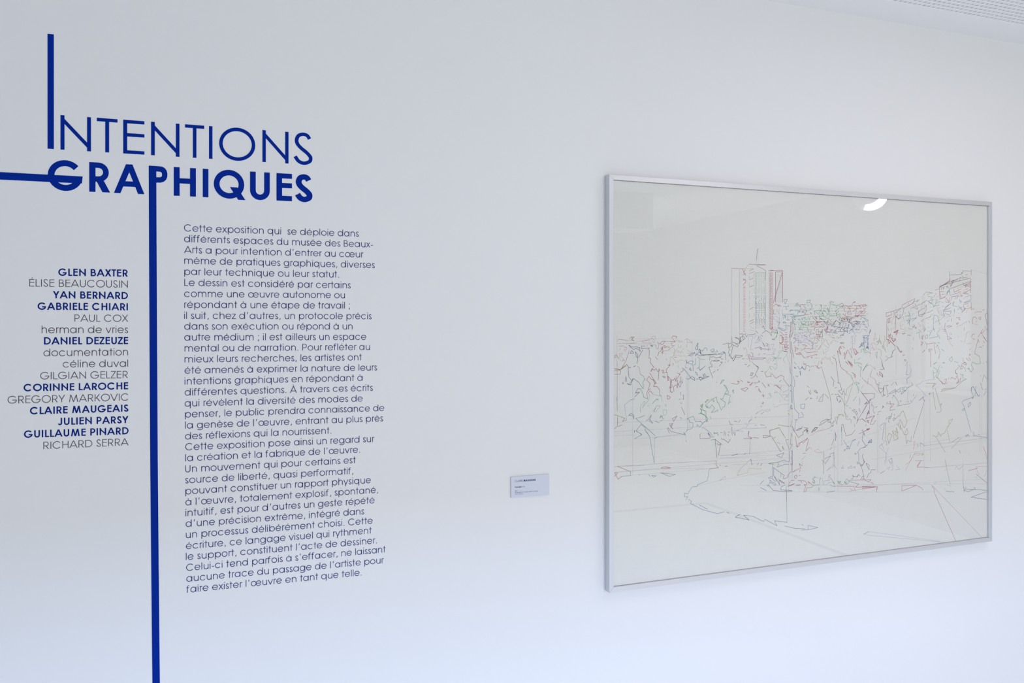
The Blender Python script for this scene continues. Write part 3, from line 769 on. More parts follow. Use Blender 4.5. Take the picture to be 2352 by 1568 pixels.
THREADS = """
@A 1400 690 9.8
o 190,915 195,870 390,900
k 195,868 460,895 550,905
k 195,970 310,955 430,962 620,950
k 190,1020 380,1050
k 610,915 730,912 850,885 950,862 1010,880 1010,950
k 730,912 750,945 800,955 950,955
k 740,930 830,900 910,905
k 950,862 950,812 1030,805 1040,865
k 955,905 1000,950
k 905,960 915,1000 1040,998
O 450,865 485,820 555,820 490,875 550,910
O 500,820 520,870 555,912
o 380,915 425,908
o 430,965 495,965
o 500,965 555,955
o 380,960 392,1000
o 250,1015 325,1015
o 335,1052 385,1052 385,1085 365,1110 330,1090 335,1125 370,1130
o 235,1055 242,1100
o 215,1130 220,1110 240,1100
N 435,1000 465,1045 515,1080 545,1105 590,1080 650,1095 690,1145 680,1055 610,1045 500,1045 435,1000
N 705,1080 910,1072
N 725,1070 722,1020 800,1025
s 830,1020 865,1000
B 920,1005 965,1040 975,1020 940,1000 945,1040
N 465,1190 490,1130 520,1140 545,1185 465,1190
N 580,1150 630,1210 635,1285 605,1265 580,1150
N 635,1285 655,1280 750,1105
N 635,1285 622,1420
k 445,1100 425,1200 405,1250 380,1350 385,1290 410,1240 425,1180 445,1100
O 110,1235 155,1225 205,1300
O 110,1260 145,1270 110,1300
o 205,1300 255,1350
k 205,1195 300,1190 255,1250 365,1365
k 205,1300 235,1260 230,1200
O 325,1330 275,1365
O 365,1365 265,1535 240,1550 110,1530
O 265,1535 385,1440
N 385,1435 435,1510 480,1500
N 540,1495 580,1465
R 870,1080 895,1120 890,1295 925,1300 918,1395 1000,1500
r 1040,998 1045,1060 1095,1095 1105,970
R 1080,960 1115,960 1140,975 1190,995 1255,915 1190,920 1160,940 1140,975
r 1085,915 1085,950
R 1215,1025 1230,1065 1280,1050 1240,1010 1215,1025
r 1290,1030 1320,1025 1355,1055 1335,1070 1290,1030
R 1185,1045 1155,1085 1185,1105 1190,1040 1200,1140 1175,1165 1195,1200 1205,1145
R 1185,1105 1110,1165 1085,1250
R 1035,1265 1080,1325
r 1205,1140 1360,1110 1315,1115 1460,1015
r 1460,1015 1400,1010 1390,965 1420,965
R 1400,850 1420,800 1505,805 1500,850
R 1430,860 1475,935
R 1375,925 1470,930
r 1485,880 1505,930
r 1525,885 1580,940
r 1575,895 1610,940
r 1620,895 1650,935
r 1690,885 1750,855 1862,945 1745,940 1750,870
r 1250,915 1380,920
o 1545,990 1550,1055 1605,1060 1610,1000
o 1445,1060 1465,1110 1450,1165 1435,1180 1465,1190
o 1530,1070 1415,1280 1370,1265 1370,1360 1350,1430
o 1440,1238 1580,1240 1600,1255 1640,1240 1745,1265
o 1415,1290 1470,1340 1490,1385 1550,1390
o 1510,1350 1560,1365 1600,1330 1700,1365 1705,1330
o 1535,1180 1540,1130 1570,1150 1600,1180 1615,1135 1655,1175
o 1640,1070 1665,1115
o 1740,1110 1870,1180 1740,1188
r 1740,980 1740,1060
R 1460,1275 1510,1280
r 1245,1195 1265,1200
r 1265,1310 1290,1340
o 1420,1460 1425,1410 1440,1410 1435,1460 1420,1460
o 1540,1460 1560,1510
R 1315,1450 1340,1465 1368,1445 1350,1430
R 1365,1450 1280,1550
N 1930,1085 1985,955 1990,1040 1970,1115 1930,1085
N 2005,1130 2030,1090 2055,1200 2005,1130
N 1765,1240 1915,1165 1905,1195 1825,1250 1800,1230
B 1950,1180 1925,1250 1970,1200 2030,1150
B 1730,1330 1740,1395 1860,1435 1885,1360 1810,1355 1730,1415 1730,1330
p 1720,1420 1710,1510 1755,1505
T 1945,1295 1940,1430 1860,1465
T 1885,1470 1885,1560
T 1980,1270 2060,1320 2150,1320
T 2015,1320 2025,1460 2015,1540 2040,1560 2150,1480
T 2080,1155 2155,1055
b 1970,1210 2030,1240 2155,1215
@B 1400 840 9.8
O 110,65 240,90 370,0
O 110,105 250,110 245,185 110,190
O 262,65 310,0
N 410,0 435,45 480,30
N 420,50 425,150 435,250 505,335
N 540,25 580,0
N 355,350 370,235 390,350
N 285,405 300,370 320,408
N 390,395 440,425 535,280 480,430 390,395
N 535,285 650,360
G 650,360 755,515 765,420 740,385 785,315 770,240 690,180
r 625,0 665,30 690,180
r 770,245 790,320
r 965,15 1000,35
R 925,120 960,60 1015,100 1045,55 1085,130 1135,100 1115,65 1095,320
R 930,125 950,115 965,65
R 905,160 1050,390 1020,395 970,300
R 835,315 885,235 940,300 1000,320 1050,395 1020,400 990,462 1080,470 1125,540 1140,680
R 835,315 915,395 870,545 925,515
R 870,545 835,620 850,675
R 860,615 920,560 975,635
g 865,620 905,640 880,770 740,945 800,810 785,795 720,860 690,960 690,1040
g 975,635 1100,670 1150,660 1170,680 1185,795 1170,805
R 1175,100 1225,100 1210,168 1175,100
R 1190,232 1230,235 1262,258 1235,270 1190,232
R 1275,80 1280,140 1300,145 1310,330 1330,330 1315,230 1375,300 1390,400 1350,500
R 1235,150 1280,145
r 1350,0 1280,80
R 1375,305 1365,595
R 1350,500 1405,480 1405,420
R 1395,310 1440,325 1460,275 1495,350 1500,240
R 1390,395 1400,320
R 1385,565 1400,605 1425,580
R 1450,580 1445,465 1505,425 1525,500 1545,395
R 1525,160 1590,190 1575,170
R 1600,150 1670,95 1635,45
R 1590,190 1500,310
R 1300,660 1305,750 1335,750 1370,705 1300,660
P 1530,320 1530,420
P 1550,420 1590,345 1615,375 1590,480 1550,420
P 1600,250 1605,330 1650,385
o 1610,250 1635,290 1655,380
P 1600,590 1602,655
P 1645,650 1670,670 1660,720 1670,745 1640,755
P 1565,760 1595,745
P 1590,825 1635,850
P 1620,930 1695,1095
P 1415,1190 1520,1125 1445,1250 1415,1190
P 1580,1160 1625,1182
P 1345,1305 1430,1300 1365,1350 1425,1420
P 1345,1305 1390,1390 1410,1320
P 1345,1515 1305,1420 1315,1390 1375,1470 1710,1555
T 1710,1555 1680,1490 1690,1550
T 1740,1195 1885,1130 1930,1250 2055,1250 2090,1300 2156,1240
T 1740,1195 1785,1200 1805,1270 1875,1275 1880,1365 1840,1415 1730,1440
T 1765,1430 1715,1490
G 2000,1085 2075,1045 2065,980 2156,1010
G 2040,940 2065,985
G 2045,1065 2156,1120
N 1665,50 1830,270
N 1730,280 1775,305 1850,240 1910,265 1915,330 1820,270
N 1950,295 1995,295
N 2010,255 2060,250 2090,290 2050,325 2010,255
N 2090,290 2156,250
N 1790,75 1815,45 1840,110 1790,75
T 1930,130 1975,160 1985,215 1945,180 1930,130
T 1965,65 2015,25
T 2010,50 2040,105 2156,0
T 1885,0 1885,115
p 1710,0 1720,45 1755,40
N 580,620 635,515 700,515 
N 580,610 675,590 560,705
G 700,515 770,680 770,705 855,745 850,690
B 475,765 565,740
b 475,765 340,870 335,880 385,1210
O 110,1095 350,1180 330,1190 290,1250 385,1215
O 185,1140 180,1240 185,1260 180,1350 110,1420
O 190,1370 280,1325
G 965,850 1060,740 1100,755 1060,770
g 850,905 880,895
g 1065,895 1145,900 1030,1040 990,1020 1065,895
g 965,1010 1020,990 1040,940 990,1050
g 1205,990 1285,990 1285,1080 1240,1120 1210,1075 1205,990
G 1260,865 1275,910
G 1130,1175 1155,1110 1215,1195
G 1130,1170 1205,1120
T 430,1110 485,1068 545,1105 545,1195 525,1115 430,1110
T 590,1180 680,1165 795,1110
T 590,1180 1025,1568
T 820,1235 880,1200 940,1105 910,1210 975,1290 915,1260 900,1205
T 1025,1250 1060,1255 1115,1278
T 1130,1245 1195,1215
T 715,1310 595,1465 720,1535 700,1568
T 715,1320 805,1390 800,1450 890,1568
N 565,1455 562,1505
G 2045,890 2100,862 2085,940 2045,890
g 1140,660 1180,690
@C 1600 690 9.8
N 0,1105 20,1105 30,960
N 45,1130 75,1090 100,1200 45,1130
T 120,1155 190,1060 230,1075 235,1125
T 80,1120 135,1120
T 315,1115 380,1080 400,1120 345,1160 315,1115
T 345,1160 480,1155 440,1110
B 480,1205 570,1215 640,1185 590,1145 640,1165 480,1200
K 95,1210 270,1225 460,1215 440,1225
K 0,1215 90,1240 280,1215 440,1195
K 325,1275 375,1260 440,1290 510,1275 560,1300
K 510,1285 560,1250
K 555,1320 595,1320
K 650,1180 662,1340
K 305,1245 290,1340
K 345,1340 310,1410 345,1440 345,1490 275,1500 365,1740
K 365,1355 440,1340 515,1350 440,1370 365,1355
K 540,1380 580,1385 560,1420 540,1380
K 510,1475 545,1435
K 470,1568 485,1550
K 640,1395 655,1385
K 700,1380 715,1345
K 590,990 715,955 720,1060 780,1035 800,980 780,955 720,975
K 715,1060 740,1110 720,1135
K 820,1010 775,1210
K 715,1150 735,1220 720,1250
K 735,1210 770,1290 805,1310 880,1220
K 755,1210 830,1360 895,1225 1035,1240 960,1285 880,1270 830,1360
K 790,810 800,940 850,945 885,970 940,965 1015,915 860,825 960,855 970,975
K 800,990 925,1045 940,1005 885,975
K 1030,900 1095,850 1050,805 1000,815 975,860 1000,905 970,935
K 1050,890 1030,770 1085,760 1115,740
K 1095,775 1125,820 1150,770 1285,762 1325,740
K 970,820 990,850 965,970
r 965,760 1035,735
p 1165,1045 1160,830 1190,800 1265,800 1205,1100 1275,1105
p 1295,850 1340,790 1370,790
p 1330,960 1400,800 1390,950 1310,940
p 1430,790 1465,860 1400,890
p 1400,800 1420,920 1475,900
P 1480,935 1535,1040 1500,960
P 1560,960 1610,985 1590,1030 1560,1010
P 1630,990 1630,1100 1605,1130
P 1310,1075 1410,1045 1450,1055 1420,1080 1460,1110 1455,1055
P 1460,1085 1660,1095
p 1670,1000 1745,975 1700,1080 1780,1090 1690,1220 1570,1220
P 1395,1230 1425,1200
P 1500,1198 1550,1198
P 1720,1215 1755,1185
k 1050,1050 1070,1110 1100,1060 1140,1150 1100,1190
k 1100,1260 1140,1200 1170,1290 1205,1390 1190,1290
k 1095,1300 1150,1320 1180,1290
P 1220,1160 1270,1200 1265,1260 1230,1270 1190,1210 1170,1230 1200,1330
P 1220,1310 1270,1295 1550,1290 1490,1320 1380,1315 1260,1330 1220,1310
k 1555,1285 1600,1360 1640,1290 1670,1310 1670,1355
k 1560,1360 1595,1400 1635,1405 1635,1350
K 1020,1312 1070,1312
K 1085,1435 1125,1438
K 1150,1490 1200,1450
K 1275,1420 1390,1495 1370,1560
p 1225,1370 1270,1390 1275,1415
K 1330,680 1380,735
K 1480,735 1550,680 1500,565 1480,600
K 1550,680 1580,680 1620,720
K 1640,715 1690,800
K 1445,770 1485,800
R 1670,720 1735,655 1780,680
R 1660,640 1680,655 1705,600
G 1680,790 1690,720 1740,700 1750,740 1820,720 1800,820 1740,860
G 1695,860 1740,885 1770,875
G 1700,885 1750,860
g 1720,915 1725,920
T 1810,650 1820,720
R 1880,800 1900,775 1950,830 1950,910 1900,960 1870,945 1900,980
R 1920,860 1940,940
R 1900,985 1975,990 1980,1050 2010,1055 2020,990
R 2020,1055 2070,1000
R 1930,1040 1945,1100
R 1920,1120 1970,1145 2050,1155
R 1980,1110 2030,1105
R 2035,1080 2075,1075
R 1880,700 1970,780
R 2110,690 2115,490 2140,480 2140,680 2095,710
R 2110,690 2105,860 2110,1170 2140,1180 2125,1568
R 2100,750 2080,800 2100,840
G 2156,720 2120,830
g 1840,1140 1900,1130 1910,1160 1860,1180 1840,1140
g 1860,1180 1840,1260 1790,1270
G 1785,1290 1710,1260
G 1785,1290 1705,1310
G 1785,1290 1710,1370
g 1785,1290 1905,1285 1900,1305 1785,1310
g 1785,1290 1810,1500 1775,1550 1690,1470 1630,1500 1690,1560 1640,1470
g 2055,1165 2020,1230 1955,1300 1955,1350 1995,1405
g 2030,1240 2115,1480
G 1745,1440 1785,1425
p 2015,540 2000,660 1910,680 1850,600 1960,640
p 1830,620 1970,690
p 1790,660 1760,590
p 1920,200 1950,430
p 1775,350 1870,400 1860,440 1740,430 1735,350
p 1855,470 1880,490 1830,580 1860,520 1810,460
T 1940,500 1970,470 2015,500 1940,500
T 1970,570 2090,575
T 1950,340 2005,345 1995,390 1950,385
T 2055,345 2055,430
T 2015,435 2090,435
R 1730,130 1785,75 1850,130
R 1830,90 1860,130
R 1855,90 1900,130
R 1735,200 1730,300 1790,300
p 1790,210 1850,210
p 1790,240 1830,240 1850,300
B 2100,220 2156,215
B 1935,305 2156,305
@D 1600 840 9.8
N 90,330 50,260 100,260 130,290 90,330
N 130,290 180,165 215,245 285,235 135,300
N 135,190 190,250
N 0,295 40,295
B 365,165 420,110
K 465,105 490,80
G 440,355 458,380
G 535,405 565,335 590,315 620,320 535,405
G 610,425 655,445 690,510 690,540 610,425
G 690,540 725,590 710,620 635,630 690,540
G 635,630 750,660 760,680 710,865 740,810 775,815
G 635,630 590,745 535,740 650,825 630,920 600,920 555,995 485,820 465,820 450,700 330,760 200,890 240,940 300,948 345,875 410,950 330,1050 425,1030 475,985 475,1035
G 340,760 395,810 375,740
G 195,825 230,760 270,765 195,825
G 220,900 260,905 235,945 220,900
G 85,890 140,862 110,920 130,960
G 85,890 110,930
G 85,945 115,1045 40,1085
G 100,980 215,1025 210,1130 255,1195 235,1270 215,1200
G 95,1060 170,1095 250,1190
G 310,1145 318,1195
G 800,560 835,540 810,590
G 815,540 840,615
T 0,1250 95,1245 130,1300 215,1235 210,1130
T 0,1375 15,1320 65,1380 140,1300
T 120,1395 170,1395 310,1510 350,1568
R 785,392 910,415 955,385 915,340 975,355
R 990,320 1035,355
R 1000,520 1060,515 1115,480 1160,505 1115,545 1095,575 1000,520
R 1140,355 1205,370 1160,375 1140,355
R 1190,435 1265,370 1220,435 1190,435
R 1215,285 1305,235
K 1305,235 1395,40 1340,0
R 1330,200 1370,260
K 1215,210 1230,155 1275,160 1245,225 1210,215
K 1450,125 1500,125
R 1290,375 1320,390 1385,370 1420,345
R 1385,330 1420,365
R 1470,375 1558,490
R 1600,410 1640,465
R 1600,450 1635,420
R 1320,480 1345,465 1380,472
R 1400,505 1395,545 1445,595 1400,505
R 1480,655 1518,655 1505,705 1480,655
R 1470,850 1500,810 1500,850 1470,850
R 1575,130 1535,150 1575,250 1640,230 1675,240 1665,190
R 1690,170 1785,280 1905,208 1965,245 1955,300 2085,465
R 1860,355 1905,320
R 1740,455 1775,430 1910,535
R 1800,430 1870,500 1905,465
g 1640,145 1690,195
g 1575,130 1620,70
s 1885,590 1910,535
s 1745,610 1790,570 1820,595 1745,610
s 1850,605 1940,715
s 1945,560 1950,600 2075,530
s 1920,650 2040,645 1960,760 2075,780
s 2085,620 2015,710 2085,680
s 1620,625 1655,610 1680,700 1620,625
s 1585,730 1665,722
s 1865,820 1885,780
s 1720,880 1745,860
s 1735,925 1815,915 1870,875 2075,858
s 1440,920 1460,890 1470,920 1440,930
s 1325,1090 1470,990 1590,1030 1665,995 1645,970 1545,1000
s 1325,1090 1380,1030
s 1255,1115 1110,1415 1560,1395
O 1450,1085 1515,1040
O 1318,1180 1328,1140
O 1170,1250 1255,1200
O 1310,1325 1350,1340
O 1430,1320 1480,1335 1530,1335
O 1560,1395 1565,1365
O 1835,1325 1910,1340 2085,1365
O 1645,1455 1860,1390 1960,1568
O 2060,1065 2085,1100
P 1640,1455 1655,1568
P 725,1235 765,1315 820,1330
P 845,1245 905,1252
P 940,1270 985,1220
P 790,1370 800,1560
P 830,1480 865,1568 870,1470
P 900,1465 950,1440
P 1165,1568 1185,1465
b 1085,1285 1145,1330
s 900,1465 1080,1380 1085,1420
K 390,1500 435,1525 465,1500 490,1568
K 530,1500 585,1500
K 625,1465 615,1568
K 660,1490 645,1568
K 710,1500 740,1485
K 705,1540 725,1568
T 2100,0 2110,160 2135,170 2130,420 2110,440 2135,460 2140,540 2110,560 2145,580 2145,830
T 2120,890 2110,945 2156,960 2125,880
P 255,1510 270,1560
P 265,1510 310,1568
@E 1780 680 9.8
T 200,75 280,72 235,170 205,135 200,75
R 205,135 235,170
R 248,240 262,300
T 300,195 300,235 190,235
G 450,215 490,160 520,150
G 470,240 490,180
G 500,235 500,170
K 510,175 575,240 565,195
R 575,190 685,190
R 575,240 585,305 715,320 665,415 765,412
R 650,230 685,252
G 720,170 720,95 800,88 780,140 730,140
G 780,140 820,180
R 820,180 838,250
G 838,250 790,305
g 735,180 765,225
g 905,212 940,210
g 745,305 860,305
T 335,350 335,320 520,320 570,305
T 520,320 515,400 500,420
T 170,405 340,405 510,440 650,430 715,325
T 530,330 560,370
T 530,370 565,330
K 600,340 660,375
K 605,375 650,335
G 790,360 825,410
G 795,405 815,370
G 870,335 1040,320 1050,255 1015,190 1040,190 1045,240
G 875,340 905,405 870,405
G 890,340 985,405
G 1045,320 985,370 1040,415 1100,320 1220,430
G 1040,320 1100,440
G 1100,260 1100,320 1150,345
G 1100,440 990,460 1050,530 1160,515
G 1050,430 1215,520 1275,580
G 1215,410 1245,160 1270,110 1315,150 1325,120
G 1245,110 1228,155
G 1175,260 1225,415
R 1180,260 1215,320
G 1270,180 1355,195
G 1315,210 1345,195
G 1255,440 1385,435 1365,325
G 1385,265 1390,215 1515,158
R 1515,158 1560,210 1585,268
G 1365,330 1480,250 1545,210 1440,235
G 1380,395 1435,335
R 1505,220 1545,260
R 1535,215 1515,255
R 1540,285 1565,285 1550,320
R 1610,230 1715,230 1760,145 1810,130 1790,122 1760,150 1750,165
R 1645,240 1715,350
R 1620,270 1760,268
R 1680,370 1630,350 1640,400 1720,410 1700,360
R 1600,380 1580,425
R 1845,215 1830,290 1815,440 1775,440
R 1770,330 1830,280 1880,280
R 1780,210 1850,215 2045,180
R 1880,210 1955,270
R 1970,240 2045,200 2045,180
R 2035,285 1880,430
R 1885,358 1985,355
R 1995,405 2035,340
R 1530,405 1585,440
N 1810,450 1860,435 2040,440
K 1390,440 1400,470
K 1400,495 1430,475
K 1440,520 1480,480 1500,520 1520,470 1540,520
K 1560,470 1580,520 1590,470
K 1600,460 1640,540 1620,470 1710,465
K 1640,480 1690,550
K 1720,520 1730,465 1760,500 1770,460
K 1790,500 1810,460
K 1510,555 1570,580 1650,545 1600,500
K 1375,540 1470,610 1480,590
K 1440,665 1475,610
K 1310,610 1350,580
K 1310,660 1340,620 1310,610
K 1280,675 1400,685
K 1660,580 1740,600 1720,630 1660,580
K 1785,610 1840,615 1910,580
K 1840,610 1830,630 1790,610
K 1765,568 1905,565
N 1535,580 1525,690
N 1610,620 1575,680 1570,740
N 1410,720 1450,690 1430,760
N 1430,690 1500,710 1465,790 1460,700
N 1130,795 1250,820 1390,835 1415,825
N 1405,800 1595,795 1525,750
N 1130,795 1190,690 1130,600 1090,555
N 1100,760 1210,800
N 1340,760 1385,800
N 1345,795 1360,760
N 1270,770 1275,800
N 1075,655 1125,685
N 1090,555 1180,600 1190,640 1245,640 1240,590
G 1130,590 1090,570
N 1580,820 1540,835 1550,880 1500,880 1470,890
N 1470,880 1530,860 1520,890
N 1590,760 1635,820 1620,700 1650,720
T 1650,640 1665,700 1655,720
B 1930,530 1950,480 2000,485 2100,540 2070,580 2000,490
B 1965,575 2020,590
B 2095,590 2110,680
p 1920,600 1910,740 1810,750
p 1810,720 1880,750
p 1805,660 1735,730 1770,775 1740,810 1740,730
p 1840,640 1890,665
p 1930,640 1965,600 2040,645
p 2010,650 2085,720 2065,810 1990,740 1950,740 1940,800 1890,835 1840,800 1780,840 1830,890 1800,920 1800,1040
p 1840,680 1880,700
p 1660,845 1690,810 1700,830 1660,845
p 1715,960 1720,900 1770,890 1740,920
p 1710,1060 1715,1020 1750,1010 1750,930
p 1745,1010 1750,1130
p 1740,1060 1800,1065
B 1970,895 2120,880 2050,950 1975,930
B 1990,895 2010,1150
B 2020,960 2035,1040 1970,1060
B 1920,1150 1960,1050 1990,1100
B 1890,1155 1950,1120
B 2070,960 2100,970 2060,1040 2110,1060
B 2040,1180 2090,1080 2110,1200
B 2080,1120 2100,1180
B 2120,850 2156,750
T 350,455 385,460 465,540
T 385,460 400,600 475,640
T 385,460 400,640 405,780 370,920
T 450,465 560,450 650,430
T 190,450 230,445 230,490 195,490
T 290,445 290,530
T 245,535 330,535
T 175,600 205,565 250,600 175,600
T 205,668 330,668
p 250,690 290,755
p 50,705 250,750 215,780 60,710
p 20,570 110,580 60,690
p 40,560 90,600
g 500,520 575,520 540,500
G 600,480 620,530 640,480 690,480 660,510
g 750,450 770,530 795,460
g 715,540 745,470
g 480,590 530,570
G 590,580 610,650
G 590,600 640,650 700,585
G 640,620 690,655
T 620,620 740,665
G 690,580 830,570
T 750,580 765,690
G 410,550 450,690 460,760
g 400,690 440,720
G 545,700 580,760 550,750 570,710
g 580,710 730,705
R 730,695 755,810
g 710,760 800,760
R 850,445 860,500
R 890,465 945,510 940,465 890,465
R 885,510 955,595 1075,570
R 920,650 915,600 955,600 955,650 920,650
R 840,575 880,570
R 810,590 810,640
R 845,620 870,590
R 810,665 840,620
R 810,690 900,665
R 890,770 890,710 920,705
R 975,670 1000,690
G 1000,655 1015,665
G 980,715 1050,670
G 980,800 1070,795
R 970,800 990,770
P 765,915 810,820
P 845,820 885,850
R 925,855 1000,860 990,900 925,860
R 910,915 1030,920
N 1010,915 1025,820 1065,820 1075,920
N 1000,915 1065,918
R 1005,950 1020,870
p 430,880 525,915
p 590,915 620,885
p 615,915 745,820
P 650,880 700,915
p 465,830 470,880
p 520,820 570,825
p 620,825 650,825
p 405,825 430,825
P 410,940 530,955
p 410,955 590,1030
P 460,960 470,1000 410,1060
p 620,1030 680,950 830,1010
P 760,1000 860,1050
p 750,1010 790,980
p 545,1040 710,1035
o 870,1030 900,985
o 920,985 940,1015
K 960,960 1005,1005
r 870,945 1060,955
R 440,1145 530,1180
R 465,1155 465,1260
R 605,1095 680,1095 685,1180 640,1175
P 845,1075 850,1195
R 535,1080 535,1115
R 750,1080 775,1085
R 590,1205 665,1205
R 780,1220 830,1170
R 710,1180 780,1175
R 460,1205 525,1208
R 530,1270 580,1268
R 710,1272 880,1255
o 880,1255 970,1250 940,1225
R 465,1298 530,1285 590,1295 550,1320 465,1298
R 590,1300 640,1370 705,1395
R 710,1368 940,1305 930,1340
R 640,1370 645,1390
R 740,1370 740,1400
R 815,1395 820,1370 838,1375 838,1395
R 925,1380 928,1398
o 950,1395 990,1395
r 640,1470 645,1510 690,1530 700,1568
r 995,1460 965,1568
P 1055,1080 985,1195
o 1005,1120 1055,1165
o 865,1170 910,1170 940,1130
o 890,1200 985,1200
o 1045,1040 1060,950 1090,950 1110,1030 1050,1050
o 1050,1050 1200,1170 1225,1110 1180,1060
o 1130,960 1200,1080 1280,1060 1280,1020
o 1120,1190 1180,1190
o 1210,840 1240,860 1215,890 1205,860
o 1145,830 1170,870
o 1145,870 1170,835
o 1220,880 1285,915
o 1285,840 1320,890
o 1385,960 1390,900 1440,950 1500,930 1470,900 1410,960
o 1350,1010 1425,1030
o 1245,1050 1320,980
B 1280,940 1300,930 1345,945
K 1465,1050 1520,1040 1510,1070 1465,1050
K 1530,1030 1555,1060 1530,1070
o 1085,1200 1090,1300 1190,1225
o 1140,1330 1150,1305
o 1040,1460 1060,1480 1050,1520 1030,1500 1070,1390 1110,1430
o 1115,1400 1130,1360 1165,1425 1185,1380 1215,1430 1240,1365 1250,1440 1290,1530 1310,1500
N 1320,1325 1345,1340
N 1290,1360 1320,1390
K 1320,1390 1365,1410 1385,1568
R 1410,1240 1470,1300 1440,1190 1490,1300 1470,1320
R 1395,1225 1425,1250 1400,1240
R 1430,1210 1470,1130 1500,1170 1440,1180
R 1520,1120 1570,1165
R 1440,1165 1500,1120
R 1405,1240 1470,1568
R 1550,1340 1555,1260 1580,1310 1620,1260 1590,1330 1570,1415 1565,1310
R 1600,1260 1640,1210 1730,1390
R 1690,1210 1705,1165
R 1745,1140 1725,1210 1730,1390
R 1760,1190 1800,1185 1850,1290 1815,1320 1760,1190
R 1850,1265 1890,1275
R 1590,1465 1650,1530
R 1635,1440 1755,1568
R 1635,1440 1730,1568
g 1790,1420 1790,1505 1850,1495 1880,1520
g 1865,1430 1915,1395
g 1870,1520 1920,1500 1950,1535
g 1940,1270 1950,1200 1990,1180 2010,1270 2000,1190
g 2010,1180 2080,1240 2020,1285
g 2085,1240 2156,1280
G 30,750 60,830 20,930
G 0,800 50,830
R 120,880 150,880 190,960 175,1040 130,1060 100,1045
R 150,920 180,980
B 430,1480 475,1530
K 365,1020 375,1180 400,1260 430,1390
@F 1780 830 9.8
B 430,10 475,60
B 430,120 440,150 475,150 430,120
B 510,105 560,175 620,130 610,100
B 580,160 610,110 670,190 600,130
B 670,190 705,150
B 555,230 575,210 575,310 555,230
B 760,220 785,180
B 715,95 760,95 785,130
B 455,315 510,345 515,320
R 635,50 665,70 690,50 700,110 680,160
R 810,125 830,90
R 855,110 875,95
R 905,95 955,100 940,125 985,160 955,110
O 985,160 1045,115 1250,820
K 1250,820 1270,1120 1265,1300 1200,1300 1250,1350 1265,1450
R 880,15 885,20
r 965,100 990,0
O 1030,40 1060,50 1045,10
K 1255,335 1325,430 1310,560
K 1255,335 1290,380 1325,430
K 1345,595 1390,580
K 1265,745 1305,728
K 1345,742 1385,738
K 1375,0 1430,470 1470,500 1500,640 1425,660 1520,745 1530,665 1555,690
K 1405,465 1435,490
K 1405,720 1520,850
K 1380,810 1395,790 1460,790
P 1380,810 1410,890 1405,830
P 1435,915 1480,865 1485,900 1435,915
Y 1520,850 1570,990 1575,1070 1555,1130 1640,1250 1590,1245 1575,1130
Y 1550,610 1575,990 1640,870 1755,490 1615,620 1600,765 1550,690
R 1455,0 1465,100 1535,180 1625,235 1620,265
Y 1620,265 1715,315 1745,410 1800,505
R 1725,235 1810,300 1808,365 1775,310
R 1725,350 1745,380
R 1590,0 1645,60
R 1650,0 1740,130
R 1690,0 1755,100
g 1790,0 1795,40 1860,20 1920,45 1950,70
g 1865,70 1920,135 1945,120 1950,180 1915,220 1930,355
G 1975,220 2020,130 2080,50
g 2010,155 2100,75
G 1915,420 1925,405
G 1815,455 1905,490 1835,520 1815,455
G 1830,510 1885,670 1870,710
G 1880,560 1890,650
G 1760,885 1830,795
G 1595,1005 1645,995
G 1675,1035 1705,1052
G 1740,1095 1800,1075 1785,1140 1740,1095
G 1830,1190 1865,1270 1850,1340
Y 1270,1290 1265,1220 1240,1205
Y 1280,1400 1300,1400 1340,1330 1280,1400
Y 1345,1240 1390,1410 1400,1290
Y 1385,1250 1415,1305
Y 1385,1250 1435,1230 1420,1270 1385,1250
Y 1435,1230 1430,1190 1520,1180 1550,1225 1480,1200 1430,1195
Y 1590,1270 1640,1310 1690,1290 1715,1320 1712,1390
K 1000,1440 1050,1350 1165,1290 1200,1310 1050,1415 1000,1440
K 1175,1300 1210,1370 1245,1365
O 875,650 920,645 960,710 915,700 875,660
O 880,680 930,665 950,710
O 785,820 835,825 800,845 785,820
O 940,850 960,775
O 975,895 1090,725 1065,898 975,895
O 1130,735 1210,830
O 718,550 772,580
O 805,635 805,720 790,740 780,700
B 755,650 790,735
B 680,870 750,810
B 575,965 675,955 655,1065 585,1050 575,965
B 585,1130 645,1215
B 425,330 430,400 445,460 445,550 425,570 420,700 430,900 435,1055 535,1175 525,1280 640,1240
B 440,1308 505,1305 465,1340 440,1568
T 335,120 345,250 370,265 370,510 345,530 370,545 378,640 345,655 378,670 378,930
R 370,0 360,190 378,225
T 345,1030 365,970 395,1075 345,1045
O 325,1085 370,1065
O 285,1105 320,1112
O 295,1165 320,1200
O 70,1425 320,1465
O 385,1335 350,1440
B 345,1450 390,1475
P 475,1550 545,1500 590,1505 560,1535 475,1550
P 590,1505 625,1455
P 400,1480 425,1568
P 1925,660 1970,730 2156,720
P 1930,670 2110,905 2140,850 2156,880
P 2095,930 2120,950 2156,840
P 2010,960 2070,910 2050,945 2010,960
P 2095,925 1870,1310 1835,1390
P 1900,820 1915,900 1890,990
P 1890,1045 1920,1140
P 1805,1150 1830,1115 1860,1175 1835,1195 1805,1150
P 1765,1240 1800,1245 1810,1290 1765,1240
P 2045,1290 2120,1100 2125,1170 2085,1170
R 2045,1290 2156,1240
R 1900,1310 1960,1290 2055,1360
R 2070,1330 2110,1325 2105,1385 2070,1330
R 1785,1405 1800,1465
R 2045,1450 2055,1410
R 1835,1390 1870,1300
R 2060,1520 2130,1510 2080,1545 2060,1520
R 1950,1550 1985,1545
G 1500,1430 1495,1568
R 1535,1410 1565,1568
N 1500,1425 1535,1410
k 950,1560 1105,1535 1240,1490
N 1240,1485 1315,1425 1295,1470
K 835,1568 900,1480 965,1485 880,1568
K 650,1480 740,1505 700,1490
K 660,1568 740,1510
